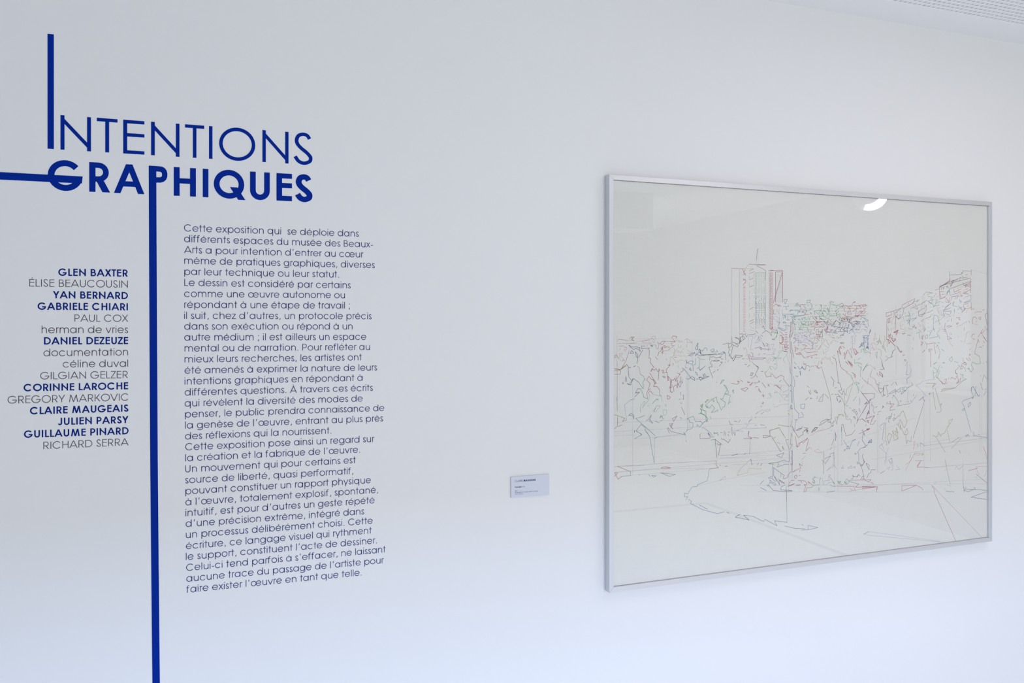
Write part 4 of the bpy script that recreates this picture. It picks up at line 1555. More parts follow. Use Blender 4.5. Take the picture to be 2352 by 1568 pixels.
K 695,1510 750,1568
k 1960,370 2080,480 2156,530
k 2105,370 2080,480
k 1985,530 1950,605
@G 1740 980 8.711
O 245,70 430,15 560,225
O 560,260 620,255
O 565,265 630,440
P 245,75 250,185 110,175 110,215 175,215 250,185 285,195
K 285,195 460,492 475,485
O 285,250 355,205
O 390,310 445,328
O 500,385 528,450 500,430 500,385
O 655,340 675,120 688,190
P 700,0 740,95
R 740,95 820,215 845,200
K 845,200 860,175 910,155 905,110 950,60 975,45 1010,95 975,70 1015,140
K 975,120 1000,60
K 1075,115 1155,20 1205,15 1110,95 1075,115
P 770,70 830,30 880,30 850,55 770,70
P 880,25 895,0
R 755,180 790,400 820,390 870,300 810,350 790,400
R 770,370 790,410
R 870,300 915,320 1000,240 985,240 915,280 880,300
R 985,245 1000,215 990,250
R 1020,245 968,485 1040,410
r 1040,410 1085,440
k 1130,480 1215,440 1290,520 1180,510 1130,480
R 905,535 960,525
k 955,580 885,660
k 900,680 890,780
R 835,735 890,780
R 835,735 865,820 745,880 725,905 745,870
R 845,855 845,900
R 830,980 852,970
R 735,985 780,962 790,990 765,1040 735,1010 735,985
R 665,1075 735,1068
R 805,1075 950,1082 990,1130 980,1155 930,1155 965,1185
R 860,1075 890,1125
R 965,1185 920,1305 975,1280 985,1218
R 625,1130 660,1095
R 625,1150 625,1180 735,1135
P 600,1198 740,1138
P 757,1165 860,1158 840,1168 757,1165
P 725,890 650,910 600,975 610,995 565,1030 510,1035 520,985 535,975
P 440,1065 480,1085 540,1130 480,1110 440,1065
P 680,465 705,560 690,660 685,865 700,860
P 695,480 680,620 700,700 690,780
P 655,740 690,750
B 645,350 695,355 635,460
B 632,480 632,680
B 632,690 555,680 540,660 395,710 425,745 390,805 435,790 470,765
B 480,782 540,745 620,748
S 220,732 385,710
S 220,735 315,745 300,810
B 300,820 320,815 535,975
B 300,815 300,940 290,1030 350,1090
B 325,820 320,960 380,1085
B 345,990 445,1165 425,1090
K 420,1035 445,1090
G 465,935 458,1010
B 215,1020 280,990
B 215,1025 290,1025
B 245,1060 245,1110 350,1165 370,1155 345,1120 300,1115 250,1065
B 245,1110 205,1190
N 185,1155 215,1185 205,1190
N 220,1165 320,1275 680,1298 680,1275 460,1258 475,1200 550,1160
N 50,1150 120,1070
N 55,1210 175,1275
P 600,1265 685,1272 680,1290
N 572,1190 580,1481
S 380,570 522,518 480,615 380,572
b 80,730 70,780
G 1125,995 1160,1010 1100,1035 1110,1060 1140,1075
G 1110,1120 1150,1100 1135,1065 1095,1105 1135,1130 1145,1115
s 1160,1010 1265,1025
G 1265,1025 1245,1060 1250,1150
R 1010,1090 1105,1168
R 1010,1090 1035,1135
G 1235,1155 1115,1172 1085,1210 985,1218
G 1225,1205 1220,1278
G 1242,1220 1242,1278
p 1295,1020 1305,1110
p 1340,1080 1305,1165 1395,1150 1420,1115 1485,1105
p 1340,1080 1420,1075 1420,985 1470,1030 1425,1085
p 1420,960 1440,950 1460,965 1440,990 1420,975
G 1470,1030 1545,1145 1495,1100
G 1450,1160 1490,1185 1560,1190
R 1580,1185 1925,1190 1955,1270
K 1385,1312 1545,1278
r 1820,1290 2350,1205
r 1835,1230 1920,1275
r 1845,1225 1885,1280
R 1955,1205 2350,1200
G 1600,1080 1640,1100 1610,1125 1670,1085 1640,1140 1600,1090
G 1640,1140 1720,1160
G 1730,1140 1780,1040 1810,1060 1830,1100 1790,1150 1740,1090
G 1740,1090 1770,1150 1790,1080
G 1830,1070 1840,1090 1970,1130 2025,1140
R 2025,1145 1960,1205
R 1835,1072 2270,1055 2225,1105 2130,1055
K 1870,1045 1900,1035 1925,990 1895,960
K 1900,980 1990,1005 2020,950 2045,980
K 1985,1000 2000,970
K 2060,1055 2095,990 2130,985
K 2075,780 2125,985 2105,1045 2145,1030
K 2040,720 2060,780 2120,745 2130,690 2110,630
K 2110,545 2095,590 2115,640 2140,700 2095,780 2060,740
K 2170,725 2230,765 2230,860 2170,725
K 2270,860 2352,860
K 2270,870 2270,910 2220,945 2185,1025
R 2265,1120 2285,1110 2315,1145
p 1530,600 1530,780
p 1520,620 1545,640
p 1375,885 1500,760 1545,780 1415,850 1375,885
p 1555,785 1580,850
p 1675,835 1690,800 1725,830 1675,835
p 1705,765 1710,800
p 1800,825 1880,775 1870,830 1800,825
p 1880,830 1950,790
N 1945,790 1945,825
S 1318,490 1325,640
S 1290,655 1355,740 1460,580 1345,640 1305,720 1325,800 1320,940
S 1445,550 1525,515 1515,575 1530,580
S 1525,250 1480,370
S 1460,455 1475,405
B 1555,105 1565,275
N 1555,105 1572,190 1560,270
S 1480,70 1468,85
b 1415,145 1445,135
k 1040,165 1100,160 1155,105 1330,60 1450,20
R 1720,0 1770,182 1885,148 1950,65
R 2030,140 2240,40
R 2190,35 2230,55 2240,30 2190,50
R 2080,70 2110,68
B 1720,262 1800,400 1820,385 1835,440 1780,440 1800,390
B 1835,440 1900,270 1960,250 1905,290
B 1725,460 1760,450
B 1730,490 1760,450
B 1995,380 2035,290
B 2115,110 2090,265 2170,380 2205,355
B 2120,145 2140,170 2125,110
B 2165,405 2060,430 1995,515 2020,525 2028,735 1995,740 1985,700 2015,720
B 2205,325 2280,250 2285,290 2210,320
B 2225,270 2280,310
B 1940,540 1955,520 1975,545 1945,550
T 1685,0 1685,230
p 1685,230 1680,370
@H 1980 850 7.127
K 285,20 340,75 340,110 295,75 285,20
k 240,40 280,65 275,100 235,60
k 160,0 125,95 215,150 235,225 330,430 375,405
k 0,120 75,210 155,245 275,385
k 105,120 90,210
K 235,220 275,250 280,200
K 270,260 265,310 300,375 345,330 355,265 345,305 270,290
K 355,265 345,400 380,405 335,430
S 355,255 430,245 395,270 430,420 395,440
S 475,250 525,195
S 545,185 560,210 550,210 575,250
S 435,385 550,310 540,350 470,385 435,385
S 545,350 620,295 625,350 590,360 555,340 550,390
S 620,290 720,270 730,320 640,395 650,355 710,330 650,310 700,290
S 735,300 830,240 805,200
S 730,290 775,265
p 730,0 720,75 780,70 800,0
p 800,90 725,145 740,220
p 755,310 740,490
p 800,485 810,530 860,455 905,400
p 845,390 855,420 840,415 850,390
p 850,455 880,450
p 725,520 770,515 740,495
p 760,600 775,590
p 790,490 815,535
G 1165,0 1170,130
G 1170,45 1200,45
G 1265,0 1250,75 1215,125
p 1195,145 1135,150 985,180 960,215 885,240 1048,415 930,500
P 930,500 1000,435 1005,490 1025,490 835,1105
K 1225,0 1225,2
R 1228,110 1320,220 1355,225 1385,145
R 1345,150 1385,145
R 1365,225 1395,200
R 1450,145 1470,115 1530,150 1555,85
R 1415,140 1420,120
R 1530,0 1530,50 1555,60 1580,190 1545,220 1610,180 1625,125 1545,205
G 1600,60 1655,75 1650,130
G 1625,105 1655,75
G 1520,290 1640,180 1710,145 1680,135 1640,185
O 1520,290 1285,350
O 1305,345 1305,315 1520,285
O 1045,210 1210,220 1150,280 1170,310
O 1190,210 1155,270
O 1160,355 1205,640
O 1195,290 1300,655 1275,690 1220,690
O 1280,570 1305,545 1285,600
K 1105,380 1105,400
K 1090,380 1125,382
S 490,460 525,410 500,410
S 525,410 597,525 600,560 580,565
S 565,588 785,545
S 620,500 640,500 630,525
R 420,548 520,550 485,610 470,560 450,510 470,515
R 470,585 455,655
S 455,660 545,638
K 215,608 250,595
K 330,625 340,580 360,605 335,600
K 400,555 415,520
K 255,685 310,670
K 245,720 270,720
P 155,590 160,520
P 160,560 195,610 180,660 210,705
P 0,385 205,380 205,440 185,460 130,480 110,520 130,530
P 0,375 105,515
P 40,555 80,515 75,545 40,555
P 0,705 110,515
P 60,795 110,660 115,710
P 80,720 120,640 125,560
R 60,795 205,740 150,820 200,755
R 0,790 70,845
R 130,885 180,885 225,820
R 130,880 165,815
R 85,825 110,825 105,860 85,830
R 60,910 70,885
S 390,810 400,780 465,790 490,700
S 450,850 430,840 440,800 465,750 430,765
S 510,830 510,780 550,790 515,830
S 530,715 530,745
O 555,790 595,740 615,750 640,690 675,665 738,850 690,945 625,805 590,895 560,875
O 590,895 630,970 620,890 690,1055 735,950 755,1030 735,1052 690,1055
O 735,1052 715,1050 720,1140 730,1200 745,1145 800,1170 810,1080
O 415,1100 440,1030 490,1060 440,1195 415,1110
O 500,985 525,1150 590,1120 560,940 590,1030 535,990 580,1120
O 500,985 545,1080
O 385,855 385,1155 405,1170 400,1225
p 360,850 330,1135 365,1155 355,1190 280,1250 320,1200 360,1295
p 290,1265 400,1360 435,1270
p 400,1360 370,1540
p 390,1350 395,1510
p 285,915 345,880
p 290,920 320,970
p 415,1215 440,1195 435,1205
p 435,1475 485,1435 510,1568
p 435,1475 490,1530
O 1155,1065 1205,1085 1235,1080 1250,1010 1275,1045 1260,1050 1290,1080 1300,1045 1340,1035 1385,965
Y 1385,965 1485,795 1420,825 1420,870 1440,880
Y 1380,930 1425,900
Y 1395,975 1440,1180
Y 1205,1085 1360,1340
Y 1465,1175 1590,1105 1580,1095
Y 1630,1108 1462,1280
r 855,1155 845,1305
r 790,1380 780,1430
B 905,1205 915,1258
B 955,1240 955,1185 1025,1238
r 710,1550 785,1490 865,1355 948,1358 935,1390 850,1380
r 965,1375 990,1350 1003,1375 985,1395 965,1375
r 870,1480 1005,1478
R 965,1480 900,1568
r 1590,1305 1608,1360
Y 1360,1465 1378,1568
r 1985,1250 2065,1440
B 1830,440 1790,350 1790,290 1820,265 1905,425 1930,400
B 1635,520 1675,490 1825,440 1800,470 1805,435
B 1630,525 1670,590 1785,1010
B 1735,610 1735,560 1775,520 1780,570 1735,600
B 1635,650 1670,620 1670,660 1635,655
B 1690,1070 1740,1050 1710,1085 1690,1070
B 1740,1055 1755,1085
N 1825,1005 1828,1085
B 1830,1070 2065,1100
B 1895,1045 1925,1060
B 1935,200 1975,320
B 2010,320 2030,305
B 1985,415 2030,345
b 1940,425 1970,430
G 1995,75 1970,180
G 1995,75 2065,140
G 1935,100 1945,80
G 1945,1115 1960,1110
B 0,1140 65,1240 10,1270
B 65,1240 95,1215
B 95,1185 155,1130 155,1185 100,1190
B 25,1050 40,1040 20,1020
R 0,985 20,983
R 0,1015 125,955
R 80,960 125,955 100,975
@J 2020 640 5.6
R 85,440 180,415
N 180,415 280,380 200,440
R 85,440 90,490 150,465 150,430
R 180,415 210,490 200,660
R 95,520 92,780 125,785 200,860
S 200,860 200,910 175,930 150,1005 170,995
R 100,520 145,500 155,495
R 100,540 135,530 135,565
R 100,560 125,550 110,575
R 185,685 240,660 210,720
R 110,710 150,760 175,800 205,790 200,760
R 130,730 180,815 205,770
R 115,790 120,835 140,800
R 190,690 235,680
R 220,860 275,945 290,930 275,925
R 300,980 325,980
R 290,345 290,370 310,380 440,310 455,255 290,340
R 370,330 375,320
G 420,320 440,290 490,290 515,270
G 490,265 485,300
G 560,215 600,170 680,180 610,205
R 715,145 770,132
S 455,320 465,340
S 315,380 300,460 245,520 215,490 235,460
S 210,480 250,520
o 250,510 310,490 315,560
o 270,560 275,640 325,660
R 400,385 480,345 490,395 445,370
R 490,340 530,330 610,275
R 500,420 580,375 605,340 605,395
R 500,420 500,470 570,450 605,400
N 620,290 690,265 660,320 625,290
N 640,300 690,330
R 700,240 730,185
N 620,225 690,240
G 690,330 695,370 740,300 790,290
G 695,350 770,340
g 700,270 770,275
T 350,480 395,480 375,420 405,520
T 345,540 400,530 360,580
T 380,500 385,600
T 410,520 480,500 420,545
T 365,640 420,650
T 355,725 405,728
T 475,705 510,685 520,780
S 500,480 540,485 580,445 600,440
S 620,440 690,400
R 590,515 660,485
R 535,545 570,520
r 490,570 535,605
R 420,640 450,600 475,640 420,610
R 505,650 535,685
R 575,680 570,610
R 580,665 590,640
R 550,780 545,740 565,725 550,780
R 535,860 540,810 560,820 535,860
R 590,815 605,840 685,830
R 610,840 605,900
R 685,820 725,830
R 705,835 720,960
R 640,945 630,910 645,900 640,945
R 660,900 657,1130
R 660,900 680,915
R 550,950 585,915
T 640,740 655,700 690,650 695,580 700,470
G 695,470 745,475 780,600
G 690,620 715,680 700,640
G 745,690 780,645
G 595,740 615,715 620,760 595,770 595,740
T 640,765 750,745 740,700
G 755,720 780,770
G 745,820 775,825
G 730,890 745,850 780,940 760,1030 770,1000
G 690,1100 740,1070 700,1100
G 690,1150 700,1140 740,1170 740,1230 700,1280
G 740,1210 775,1110
G 795,905 830,930
G 895,1040 930,1000 940,1040 925,1065 895,1040
G 810,1085 830,1070 840,1085 810,1085
G 960,1060 1010,1080
G 790,1140 810,1135
R 740,1265 815,1345 835,1355
R 980,1180 980,1210 1000,1220
P 865,620 890,600 930,610 880,630
P 850,570 835,620 870,720 875,780 930,770 880,740
R 805,645 830,655 850,650
R 825,672 855,678
r 900,710 915,695 930,715 910,725 900,710
r 880,800 900,800 905,830 945,870
R 985,500 1035,500 1020,520 1040,530
R 985,575 1015,565 1000,590 985,575
o 985,625 1060,590 1030,600
R 1200,580 1200,500 1230,490 1255,515
R 1275,500 1305,490 1300,525 1275,510
R 1245,560 1255,540
r 1205,580 1265,590
R 1145,540 1160,560
r 1060,590 1120,550 1125,570
o 1090,825 1130,680
o 1110,720 1130,680 1170,675
R 1090,625 1092,665
R 1185,750 1190,720 1225,705
R 1195,765 1225,780
r 1115,835 1180,830
r 1040,790 1070,810
r 1010,740 1020,755
R 1190,385 1215,392
R 1225,438 1240,430
R 1248,425 1315,427
R 1325,408 1350,395
R 1400,440 1360,455 1380,590
R 1270,770 1222,960 1285,995
R 1270,750 1330,650 1305,690 1400,810 1335,745
R 1305,690 1320,700 1355,660
R 1355,605 1360,640
R 1375,665 1390,640
R 1270,785 1280,820
R 1335,795 1350,825
R 1275,885 1305,875 1325,890
R 1335,855 1330,870
G 1285,995 1300,1090 1245,1095 1195,1070 1180,1110 1210,1160 1175,1200 1145,1140
G 1145,1140 1150,1165 1120,1150
G 1325,1090 1345,1080
G 1370,1060 1402,1082
R 1155,920 1175,900
R 1150,985 1165,965 1170,975 1155,990
R 1110,1015 1150,1055
R 1150,1015 1170,1050
R 1055,1100 1100,1070 1120,1110 1080,1095
R 1085,1070 1125,1090
R 1040,1165 1060,1115 1100,1150 1108,1195
R 1040,1165 1075,1150
G 1070,1015 1080,1060
G 1010,1110 1035,1125 975,1180
K 770,115 905,30 905,0
K 770,115 780,90 825,80 1170,-10
R 770,120 775,260
R 775,180 795,260
K 795,115 800,145
K 810,105 825,140
K 830,100 830,130
N 855,95 890,115
N 860,110 880,90
K 905,60 915,100 965,15
K 905,130 1175,30
R 955,130 960,175 1050,130
R 1070,45 1085,90 1175,45
R 1100,110 1160,65 1175,105
R 1120,80 1165,105
R 1020,170 1025,240
R 1045,160 1050,230 1070,220
R 1070,190 1170,140
R 1075,180 1150,200
R 1090,200 1120,170
T 905,215 1010,180
R 920,275 930,230 975,225
R 960,260 980,258
B 1095,240 1175,208 1175,270 1085,310
T 975,230 1005,210 1005,240
T 1030,280 1060,300
B 960,290 945,345 1000,360
B 1085,310 1175,290
T 1030,260 1040,310
N 910,320 820,410 830,490
N 840,370 915,320
N 820,410 910,375
N 830,420 920,415 915,450
N 850,450 905,465
N 965,390 965,430
T 1015,345 1065,405
T 1000,400 1060,360
R 1085,330 1080,350 1100,400 1060,420
R 1085,330 1140,320
R 1085,380 1140,385 1178,365
R 1110,375 1060,435
R 1175,0 1172,180
R 1180,300 1180,398
N 920,510 922,550
R 855,240 855,300 900,300 855,245
R 905,240 905,300
R 775,170 830,165
R 775,265 850,225
T 860,215 900,130 905,200
K 860,190 895,155 905,190
K 870,200 880,150
k 740,370 760,440 760,370
k 780,400 820,500 740,560
k 700,570 780,520
T 1230,1510 1240,1380
B 1180,1440 1180,1400 1205,1385 1270,1510 1295,1490
r 110,620 110,700
r 150,640 150,690
r 165,530 190,470
@I 1660 560 5.227
R 420,55 403,187
h 403,187 403,245
h 425,55 425,240
P 315,243 515,250
P 420,255 515,252
P 403,257 513,318 510,435
k 315,243 270,300
R 107,292 245,300 270,298
o 270,298 372,298
K 550,315 610,316
R 575,322 715,315 720,345
h 107,292 107,1110
R 107,1110 112,1185
h 203,305 203,1085
R 205,1085 235,1075
O 320,325 372,298
O 320,355 375,333
O 320,430 375,408
O 322,517 375,497
O 320,787 375,758
O 322,930 375,905
O 322,965 375,932
k 322,985 375,1020
k 322,1025 375,1048
o 320,385 320,430
o 320,460 320,515
o 320,560 320,600
o 320,620 320,670
o 320,700 320,750
o 320,830 320,890
o 375,345 375,400
o 375,430 375,480
o 378,540 378,590
o 378,620 378,650
o 378,690 378,730
o 378,830 378,870
g 393,345 515,340
g 395,345 395,460
R 635,335 710,335
R 635,335 635,700
R 715,345 608,712
r 715,340 610,690
r 720,350 720,700
r 560,340 565,560
r 575,322 575,560
r 595,345 598,700
r 575,560 578,1020
r 562,560 562,1020
r 598,700 600,1010
R 575,1020 597,1025 605,1000
R 235,300 275,380
R 245,350 270,310
R 243,370 275,355
R 245,420 278,440 270,470
R 245,440 270,420
R 243,490 270,465
@K 1400 860 3.92
R 72,826 190,873
T 190,873 190,908 110,915
R 110,915 78,942 45,880
R 45,915 75,882 45,882
R 465,840 503,828 550,840 465,843
T 458,883 540,916 595,898 460,885
T 260,902 273,901
T 350,898 365,916
T 378,908 420,910 400,922 378,908
T 790,856 793,857
R 958,773 958,813 980,838 900,848
R 993,810 996,822
R 1040,825 1062,824
T 900,848 880,955 790,992 792,1005 742,1013 705,1072
T 678,1066 705,1073 
T 678,1066 675,1100 705,1097 685,1130
T 710,1122 740,1142 725,1157
B 725,1157 840,1216 970,1252 1035,1235
N 810,1173 880,1210
N 1055,1240 1078,1248
N 1176,1257 1130,1283 1176,1290
b 995,950 1043,915
o 1043,915 1048,940 998,950
N 225,505 225,520
T 240,505 290,540 222,580
T 330,510 362,560 403,797
T 405,573 430,562
s 405,573 405,790
K 950,583 968,748
K 950,583 1010,628
K 970,615 975,635 1010,625
K 998,630 982,725
T 912,590 950,583
P 815,578 905,572 905,555 888,527
P 815,535 815,578
P 687,590 690,605
K 940,525 945,535
K 1008,570 1012,582 1030,583 1070,613 1085,583
K 1100,728 1153,715
T 903,562 940,560
o 1150,908 1176,860
o 1150,908 1176,900
s 65,200 68,325
@L 1680 860 3.92
N 70,1260 35,1283 158,1308 108,1265 195,1275 287,1323 303,1303 410,1360 388,1315 500,1330
T 495,1050 500,1330
N 477,1362 575,1385 660,1388
B 690,1357 780,1377 690,1397 628,1400
B 690,1357 690,1397
B 630,1345 650,1358
o 172,762 55,875 53,907 145,884 155,843 268,850 270,835
S 172,762 188,812
S 233,815 245,797
S 262,818 275,798
s 0,500 110,512
p 165,600 165,705
K 5,728 55,714
K 112,720 130,708
K 160,707 165,712
K 110,573 130,580
P 155,510 150,555 185,570 165,585
P 130,575 180,572
P 195,565 245,572
r 690,1357 690,1360
@M 1980 860 3.92
R 357,1000 490,997 535,1020 548,1038
R 357,1000 358,1048 490,997
P 625,997 650,1030 652,1068
p 650,985 670,967
R 655,1072 843,1503
r 630,995 1078,1472
P 12,1440 58,1413
K 752,1047 828,1056
N 1125,1053 980,1103 1122,1123
N 915,1055 935,1010
K 910,985 918,1035
K 915,1040 955,1052 1005,1035
N 930,1030 1130,1040
K 1005,1017 1018,1020 1018,1035 1005,1035
Y 748,765 793,988
Y 747,858 750,862
R 497,833 530,775
R 497,835 555,832
B 558,835 597,837
R 435,720 430,748
r 390,860 470,715
R 545,715 553,720
R 958,865 1040,842
r 1025,832 1060,825 1135,827
r 1025,835 1055,905
R 1028,895 1130,975
r 1020,915 1035,930
R 875,680 885,708
r 835,855 850,825 870,855 910,822
r 1095,650 1135,755
r 1100,920 1135,860
R 130,1015 130,1060
R 0,1008 140,1010 130,1045
R 0,1025 130,1010
s 560,640 1135,570
s 600,838 1135,793
s 60,1413 700,1500
s 30,1443 740,1510
p 165,455 195,435
p 205,435 185,580
k 480,600 465,680
r 910,840 908,980
p 735,1020 750,1035
g 760,995 800,1005
P 165,890 205,865
p 220,850 250,830 240,860
p 260,860 280,855 270,825 240,770 265,755 270,800
p 300,855 340,855 310,820
@Z 1980 600 5.227
N 1050,120 1052,175
P 1052,175 1052,230
R 1052,230 985,275 930,310
S 1058,165 1190,157
N 1190,155 1200,140 1195,130 1205,145
S 1205,140 1210,113 1305,120
R 1312,100 1308,165
h 1320,108 1510,150
K 970,290 1060,245 1100,225 1065,290
S 1065,245 1180,195
R 1110,240 1150,218
S 1220,210 1180,190 1170,240
S 1200,170 1215,195 1260,190
S 1240,165 1265,155
@N 1960 740 6.4
B 232,170 248,105 255,130 235,160
B 80,370 110,340 100,320 125,345 120,300 140,360 150,290 165,375
B 135,200 230,190 185,235 140,220
B 160,205 175,300 165,260
B 200,225 225,235 200,260 222,290 205,310 228,330
B 200,340 215,385 190,370 225,360 180,385
g 110,445 120,400 150,385 160,440 150,390 185,400
g 170,400 175,450 210,440 270,458
k 300,270 320,145 330,220 345,250 320,235 305,270
k 245,510 245,340 270,305 300,300 330,330 335,400 290,410
k 270,310 280,370 320,405
k 265,400 270,370 290,385 300,410
Y 385,185 385,260 340,285 370,300 345,335
Y 385,260 410,325 400,270 370,295
Y 380,240 375,310
Y 460,200 465,270 450,290 430,350 420,370
Y 425,340 460,375 475,430 480,440
Y 455,330 430,380 445,390
Y 495,265 502,355
Y 355,390 400,405 410,430 410,500
Y 325,450 350,435 345,530 325,460
Y 385,505 425,565 420,590
Y 460,390 480,440
Y 475,490 510,525
S 510,525 555,515 580,490
S 555,515 580,420 612,405 612,345
K 465,570 508,538
K 415,570 425,640 458,690 440,670 425,600
K 392,695 455,690
K 385,725 390,770 432,802 415,750 385,725
R 635,342 660,375 650,385 690,440 715,425 700,445
R 723,485 755,478
P 745,548 765,572 775,555 750,545
p 762,645 795,580 780,775 830,765 850,690 825,625
p 850,690 848,785 785,835 787,896
R 488,250 515,250 610,345
R 510,255 525,315 540,290
R 505,215 550,170 530,240 510,200
R 545,230 620,250 590,290 565,190
R 590,150 662,115 630,150 600,155
R 625,185 658,148
k 240,620 325,695 305,650
k 280,680 245,795 320,835 328,896
k 340,740 375,795
G 210,605 140,720
g 235,620 180,660
G 65,552 100,525
g 15,540 18,605 75,590 125,620 105,600
g 65,625 105,665 115,650
g 118,650 100,730 110,800
R 0,745 30,790 28,815
R 0,400 30,480 60,440 20,390 0,395
T 720,165 765,160 725,175
T 795,187 845,190
T 885,220 885,265
T 868,372 878,398
h 370,890 780,810
@O 1400 990 3.733
h 40,310 500,270 910,255
r 65,300 300,292
h 45,355 400,325 700,320 860,322
h 180,378 850,322
h 385,60 385,270
h 45,40 215,30
h 215,68 640,30
h 655,30 655,90
h 400,50 640,20
h 775,20 850,15
h 1205,70 1205,190
h 940,205 1344,190
h 940,232 1344,225
h 755,465 1000,410 1344,350
S 1212,240 1222,290
"""
TC = {'R': (165, 35, 48), 'r': (208, 130, 132), 'K': (62, 44, 50), 'N': (45, 55, 105), 'B': (60, 100, 160), 'b': (130, 165, 200), 'T': (75, 130, 148),
      't': (140, 180, 190), 'G': (50, 145, 80), 'g': (135, 188, 145), 'P': (135, 55, 125), 'p': (168, 155, 200), 'O': (150, 118, 52), 'o': (205, 178, 128),
      'Y': (150, 150, 80), 'k': (224, 155, 175), 'S': (75, 98, 105), 's': (165, 175, 192), 'h': (208, 207, 214)}
TM = {}
for k, c in TC.items():
    c = tuple(x * (.76 if k.isupper() else .85) + 206 * (.24 if k.isupper() else .15) for x in c)
    TM[k] = mat('thread_' + {'R': 'red', 'r': 'light_red', 'K': 'dark_brown', 'N': 'navy', 'B': 'blue', 'b': 'light_blue', 'T': 'teal', 't': 'light_teal', 'G': 'green', 'g': 'light_green', 'P': 'purple', 'p': 'lavender', 'O': 'ochre', 'o': 'sand', 'Y': 'olive', 'k': 'pink', 'S': 'slate', 's': 'pale_grey', 'h': 'very_pale'}[k], c, 0.6, spec=0.3)
lines = []
tile = None
for ln in THREADS.strip().split('\n'):
    t = ln.split()
    if not t: continue
    if t[0][0] == '@':
        tile = (float(t[1]), float(t[2]), float(t[3])); continue
    pts = []
    for a in t[1:]:
        x, y = a.split(',')
        pts.append((tile[0] + float(x) / tile[2], tile[1] + float(y) / tile[2]))
    lines.append((t[0], pts))

# small repeated stitches of the facades
rnd = random.Random(7)
small = []
def S(c, *pts): small.append((c, list(pts)))
IX = lambda x, y: (1660 + x / 5.227, 560 + y / 5.227)
for i in range(33):                                   # tower window column: green at the top, slate lower
    y = 350 + i * 20.5
    c = 'g' if y < 620 else 'S' if y < 960 else 's'
    for k in range(4):
        x = 400 + k * 29 + rnd.uniform(-3, 3)
        mode = (i // 3) % 3
        if mode == 0: S(c, IX(x, y - 8), IX(x + 16, y + 8))
        elif mode == 1: S(c, IX(x, y), IX(x + 15, y + rnd.uniform(-2, 2)))
        elif rnd.random() < .7: S(c, IX(x + 6, y - 7), IX(x + rnd.uniform(0, 12), y + 7))
    S(c, IX(397, y - 6), IX(397, y + 6)); S(c, IX(514, y - 6), IX(515, y + 6))
for i in range(48):                                   # pink hatching strip
    y = 495 + i * 11.8
    S('k', IX(244 + rnd.uniform(-2, 5), y), IX(272 + rnd.uniform(-5, 3), y + rnd.uniform(-14, 14)))
for i in range(34):                                   # red dashed strip
    y = 345 + i * 20
    c = 'R' if rnd.random() < .6 else 'P'
    S(c, IX(566, y + 14), IX(588, y + rnd.uniform(-6, 6)))
    S('R', IX(596, y), IX(596, y + 11))
for i in range(22):
    y = 360 + i * 16
    S('h', IX(640, y), IX(715, y + 1))
for i in range(16):
    y = 350 + i * 22
    S('R', IX(634, y), IX(634, y + 12)); S('R', IX(717, y), IX(717, y + 12))
EX = lambda x, y: (1780 + x / 9.8, 680 + y / 9.8)
def hue(x, y):
    if y < 560:
        return 'R' if x > 1500 else ('G' if x > 700 else 'T')
    if y < 820:
        return 'K' if 1250 < x < 1600 else ('N' if x > 1250 else ('R' if x > 850 else 'g'))
    if y < 1080: return 'o' if x > 950 else 'p' if x > 400 else 'r'
    return 'r' if x < 900 else 'o'
for r in range(18):                                   # storeys of the long blocks
    y = 215 + r * 60
    x = 420.0 if y > 500 else 330.0
    xe = 2040 if y < 800 else 1330 if y < 1000 else 1000
    while x < xe:
        ln_ = rnd.uniform(18, 55)
        if rnd.random() < .62:
            c = hue(x, y)
            S(c if rnd.random() < .6 else c.lower() if c.lower() in TC else c, EX(x, y + rnd.uniform(-5, 5)), EX(x + ln_, y + rnd.uniform(-5, 5)))
        x += ln_ + rnd.uniform(20, 60)
for i in range(150):
    x = rnd.uniform(450, 1900); y = rnd.uniform(430, 800) if x > 1000 else rnd.uniform(430, 1150)
    c = hue(x, y)
    if rnd.random() < .6: c = {'K': 's', 'N': 'b', 'T': 't'}.get(c, c.lower())
    p = [(x, y)]
    for k in range(rnd.randint(2, 4)): p.append((p[-1][0] + rnd.uniform(-38, 38), p[-1][1] + rnd.uniform(-32, 32)))
    S(c, *[EX(*q) for q in p])
for r in range(12):                                   # pillar left of the blocks
    y = 820 + r * 38
    S('R', EX(rnd.uniform(195, 230), y), EX(rnd.uniform(260, 300), y + rnd.uniform(-8, 8)))
JX = lambda x, y: (2020 + x / 5.6, 640 + y / 5.6)
for r in range(9):                                    # slanting storeys of the right block
    for k in range(30):
        x = 110 + k * 36 + rnd.uniform(-8, 8)
        y = 480 + r * 44 - (x - 110) * (0.40 - r * 0.012)
        if x > 1150 or rnd.random() < .45: continue
        if y > 700 - max(0, (x - 700)) * .65: continue
        c = 'o' if x < 340 and y > 560 else 't' if 340 < x < 520 else 'g' if 520 < x < 760 and y > 300 else rnd.choice('RNKr') if x > 760 and y < 250 else rnd.choice('rgBTp')
        S(c, JX(x, y), JX(x + rnd.uniform(14, 24), y - rnd.uniform(4, 10)))
        if rnd.random() < .3: S(c, JX(x, y + 8), JX(x + rnd.uniform(-14, 20), y + rnd.uniform(20, 38)))
